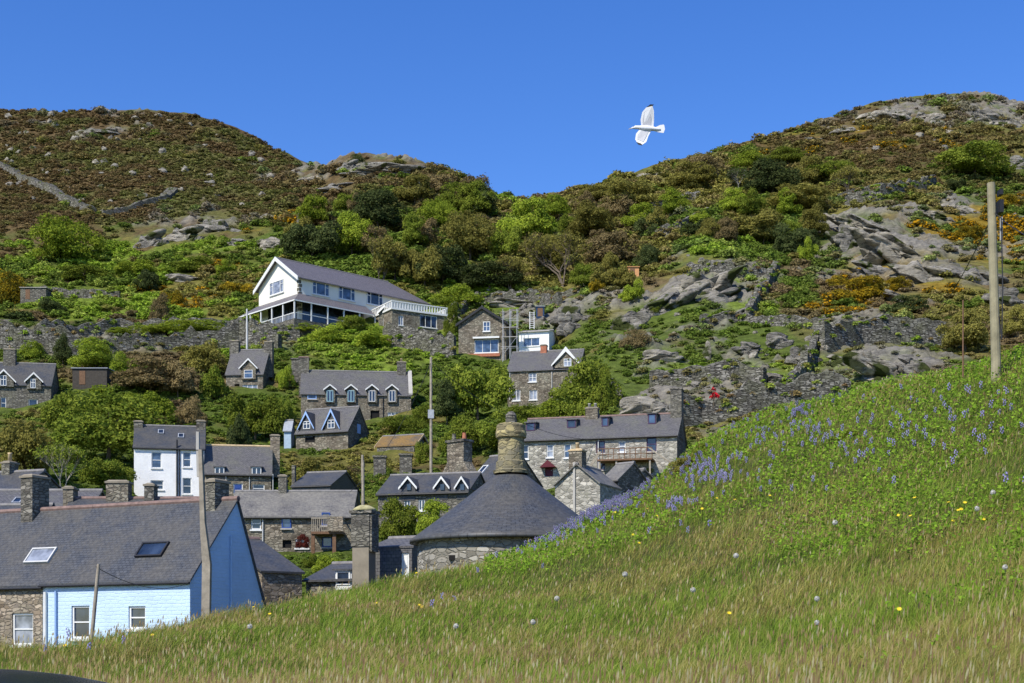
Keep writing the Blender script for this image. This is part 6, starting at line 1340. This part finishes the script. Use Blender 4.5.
# dandelion clocks
M['fluff'] = plain('dandelion fluff', (0.60, 0.59, 0.54), .9, .05); M['fluff'].node_tree.nodes['Principled BSDF'].inputs['Alpha'].default_value = 1
def clock_parts():
    r = np.random.RandomState(8); n = 260; d = r.randn(n, 3); d /= np.linalg.norm(d, axis=1, keepdims=True); R_ = .024
    m = MB()
    for v in d:
        v = Vector(v); t = v.orthogonal().normalized(); b = v.cross(t); e = v*R_
        m.add([v*.004, e+t*.0009, e-t*.0009], [(0, 1, 2)])
        for k in range(5):
            a = k*1.257; q = e+(t*math.cos(a)+b*math.sin(a))*.0062+v*.0022; s_ = (t*math.sin(a)-b*math.cos(a))*.0009; m.add([e-s_, e+s_, q], [(0, 1, 2)])
    return m.mesh('seed_head', 'fluff', fix=False)
CLK = clock_parts(); ms = MB(); ms.tube([(0, 0, -.28), (.01, 0, -.12), (0, 0, 0)], [.003, .0025, .002], 5); CST = ms.mesh('stalk', 'stem', fix=False); ms = MB(); ms.lathe([(0, -.005), (.005, -.003), (.006, 0), (.004, .004), (0, .005)], 8); CCO = ms.mesh('core', 'brownwood', fix=False)
dl = [(456,634,'dandelion clock in the middle of the straw coloured patch, left of another clock'),(533,630,'dandelion clock beside a twin in the straw coloured patch, the right hand one'),(557,604,'faint dandelion clock in grass below the small stone outbuilding'),(625,579,'dandelion clock half hidden on the middle of the bank'),(693,598,'dandelion clock alone right of the straw patch'),
      (817,611,'upper of two dandelion clocks close together near the bottom'),(817,638,'lower of two dandelion clocks close together near the bottom'),(835,529,'faint dandelion clock high on the bank under the bluebells'),(977,518,'dandelion clock among yellow flowers at the right'),(993,501,'highest dandelion clock near the right edge of the bank'),(1005,582,'dandelion clock low at the right edge'),(736,562,'small dandelion clock on the middle right of the bank'),(250,634,'dandelion clock on the left of the bank below the timber post')]
for px, py, lab in dl:
    c = bhit(px, py+9); u = (px-512)/FPX; hd = max(.26, min(.42, (HY-py)/FPX*c.y-c.z)); r_ = empty('dandelion_clock', (u*c.y, c.y, c.z+hd), rnd.uniform(0, 6), lab, 'dandelion'); q = max(1.0, .075*c.y)
    for nm, me in (('seed_head', CLK), ('stalk', CST), ('core', CCO)): o = link(nm, me, r_); o.scale = (q, q, q) if nm != 'stalk' else (1.5, 1.5, 1.5)
# yellow flowers
def yf():
    m = MB()
    for k in range(9):
        a = k*.698; m.add([(0, 0, 0), (math.cos(a-.3)*.014, math.sin(a-.3)*.014, .004), (math.cos(a)*.020, math.sin(a)*.020, .006), (math.cos(a+.3)*.014, math.sin(a+.3)*.014, .004)], [(0, 1, 2, 3)])
    m.tube([(0, 0, -.2), (.005, 0, -.1), (0, 0, 0)], .002, 4, 1); return m.mesh('yellow_flower', ['petal', 'stem'], fix=False)
M['petal'] = plain('yellow petals', (0.75, 0.55, 0.02), .6, .1); YF = yf()
for k in range(36):
    px, py = [(rnd.uniform(880, 1010), rnd.uniform(512, 535)), (rnd.uniform(190, 420), rnd.uniform(585, 625)), (rnd.uniform(560, 800), rnd.uniform(500, 560)), (rnd.uniform(20, 1000), rnd.uniform(560, 660))][k % 4]
    c = bhit(px, py)
    if c is None: continue
    o = link('yellow_flower', YF); o.location = c+Vector((0, 0, rnd.uniform(.15, .32))); o.rotation_euler = (rnd.uniform(.2, .9), rnd.uniform(-.4, .4), 0); q = 1+.03*c.y; o.scale = (q, q, q); tag(o, 'small yellow flower open in the meadow grass', 'flower', 'yellow flowers in the grass')
# bramble bushes on the crest
def bbush(label, px, py, w, h, mat, name='bramble_bush'):
    c = bhit(px, py) or bhit(px, py+10); s = c.y/FPX; r_ = empty(name, (c.x, c.y+.6, c.z-.1), rnd.uniform(0, 6), label, 'bush'); o = link('foliage', crown_mesh(rnd.randrange(7), mat), r_); o.scale = (w*s/2, w*s/2, h*s); t_ = link('stems', TRK[0], r_); t_.scale = (w*s/2, w*s/2, h*s*.8)
bbush('olive bramble on the crest beside the stone terrace end', 690, 470, 40, 22, 'olive'); bbush('brown green bramble higher up the crest line', 708, 452, 34, 16, 'green'); bbush('dark fern tuft on the crest above the bluebells', 740, 436, 26, 12, 'green'); bbush('bright green clump in the middle of the upper bank', 862, 434, 40, 12, 'bright'); bbush('bright green clump by the right shoulder of the bank', 960, 404, 50, 9, 'bright')
# dark car parked at the foot of the bank
M['carpaint'] = plain('black car paint', (.004, .004, .005), .25, .1, spec=.3)
root = empty('parked_car', (-2.5, 4.35, -1.59), 0, 'black car roof showing at the bottom left corner', 'car')
prof = [(-2.1, .35), (-2.12, .75), (-1.9, .95), (-1.2, 1.02), (-.55, 1.40), (.0, 1.495), (.75, 1.503), (1.25, 1.46), (1.75, 1.1), (2.05, .95), (2.1, .4)]
m = MB(); rows = []
for j, (yy, kx) in enumerate(((-.82, .90), (-.78, .97), (-.6, 1.0), (0, 1.012), (.6, 1.0), (.78, .97), (.82, .90))):
    rows.append([(x_*(.96 if abs(yy) > .7 and z_ > 1.1 else 1), yy*(.80 if z_ > 1.2 else 1), .35+(z_-.35)*kx if z_ > 1.2 else z_) for x_, z_ in prof])
n_ = len(prof); vs = [v for r_ in rows for v in r_]; fs = [(j*n_+i, j*n_+i+1, (j+1)*n_+i+1, (j+1)*n_+i) for j in range(6) for i in range(n_-1)]+[tuple(range(n_)), tuple(6*n_+i for i in range(n_-1, -1, -1)), ]
fs += [(j*n_, (j+1)*n_, (j+1)*n_+n_-1, j*n_+n_-1) for j in range(6)]
m.add(vs, fs); bd = m.build('body', 'carpaint', root, smooth=True)
bv = bd.modifiers.new('soft', 'SUBSURF'); bv.levels = 2; bv.render_levels = 2
for sy in (-1, 1):
    m = MB(); m.prism([(-.95, sy*.79, 1.06), (1.45, sy*.79, 1.06), (1.15, sy*.72, 1.36), (-.5, sy*.72, 1.36)], (0, sy*.02, 0)); m.build('side_window', 'glass', root)
for sx in (-1.35, 1.3):
    for sy in (-.80, .80):
        m = MB(); m.tube([(sx, sy-.1, .31), (sx, sy+.1, .31)], .31, 24); w_ = m.build('wheel', 'gutter', root, smooth=False); m = MB(); m.tube([(sx, sy-.11, .31), (sx, sy+.11, .31)], .19, 16); m.build('rim', 'steel', w_)
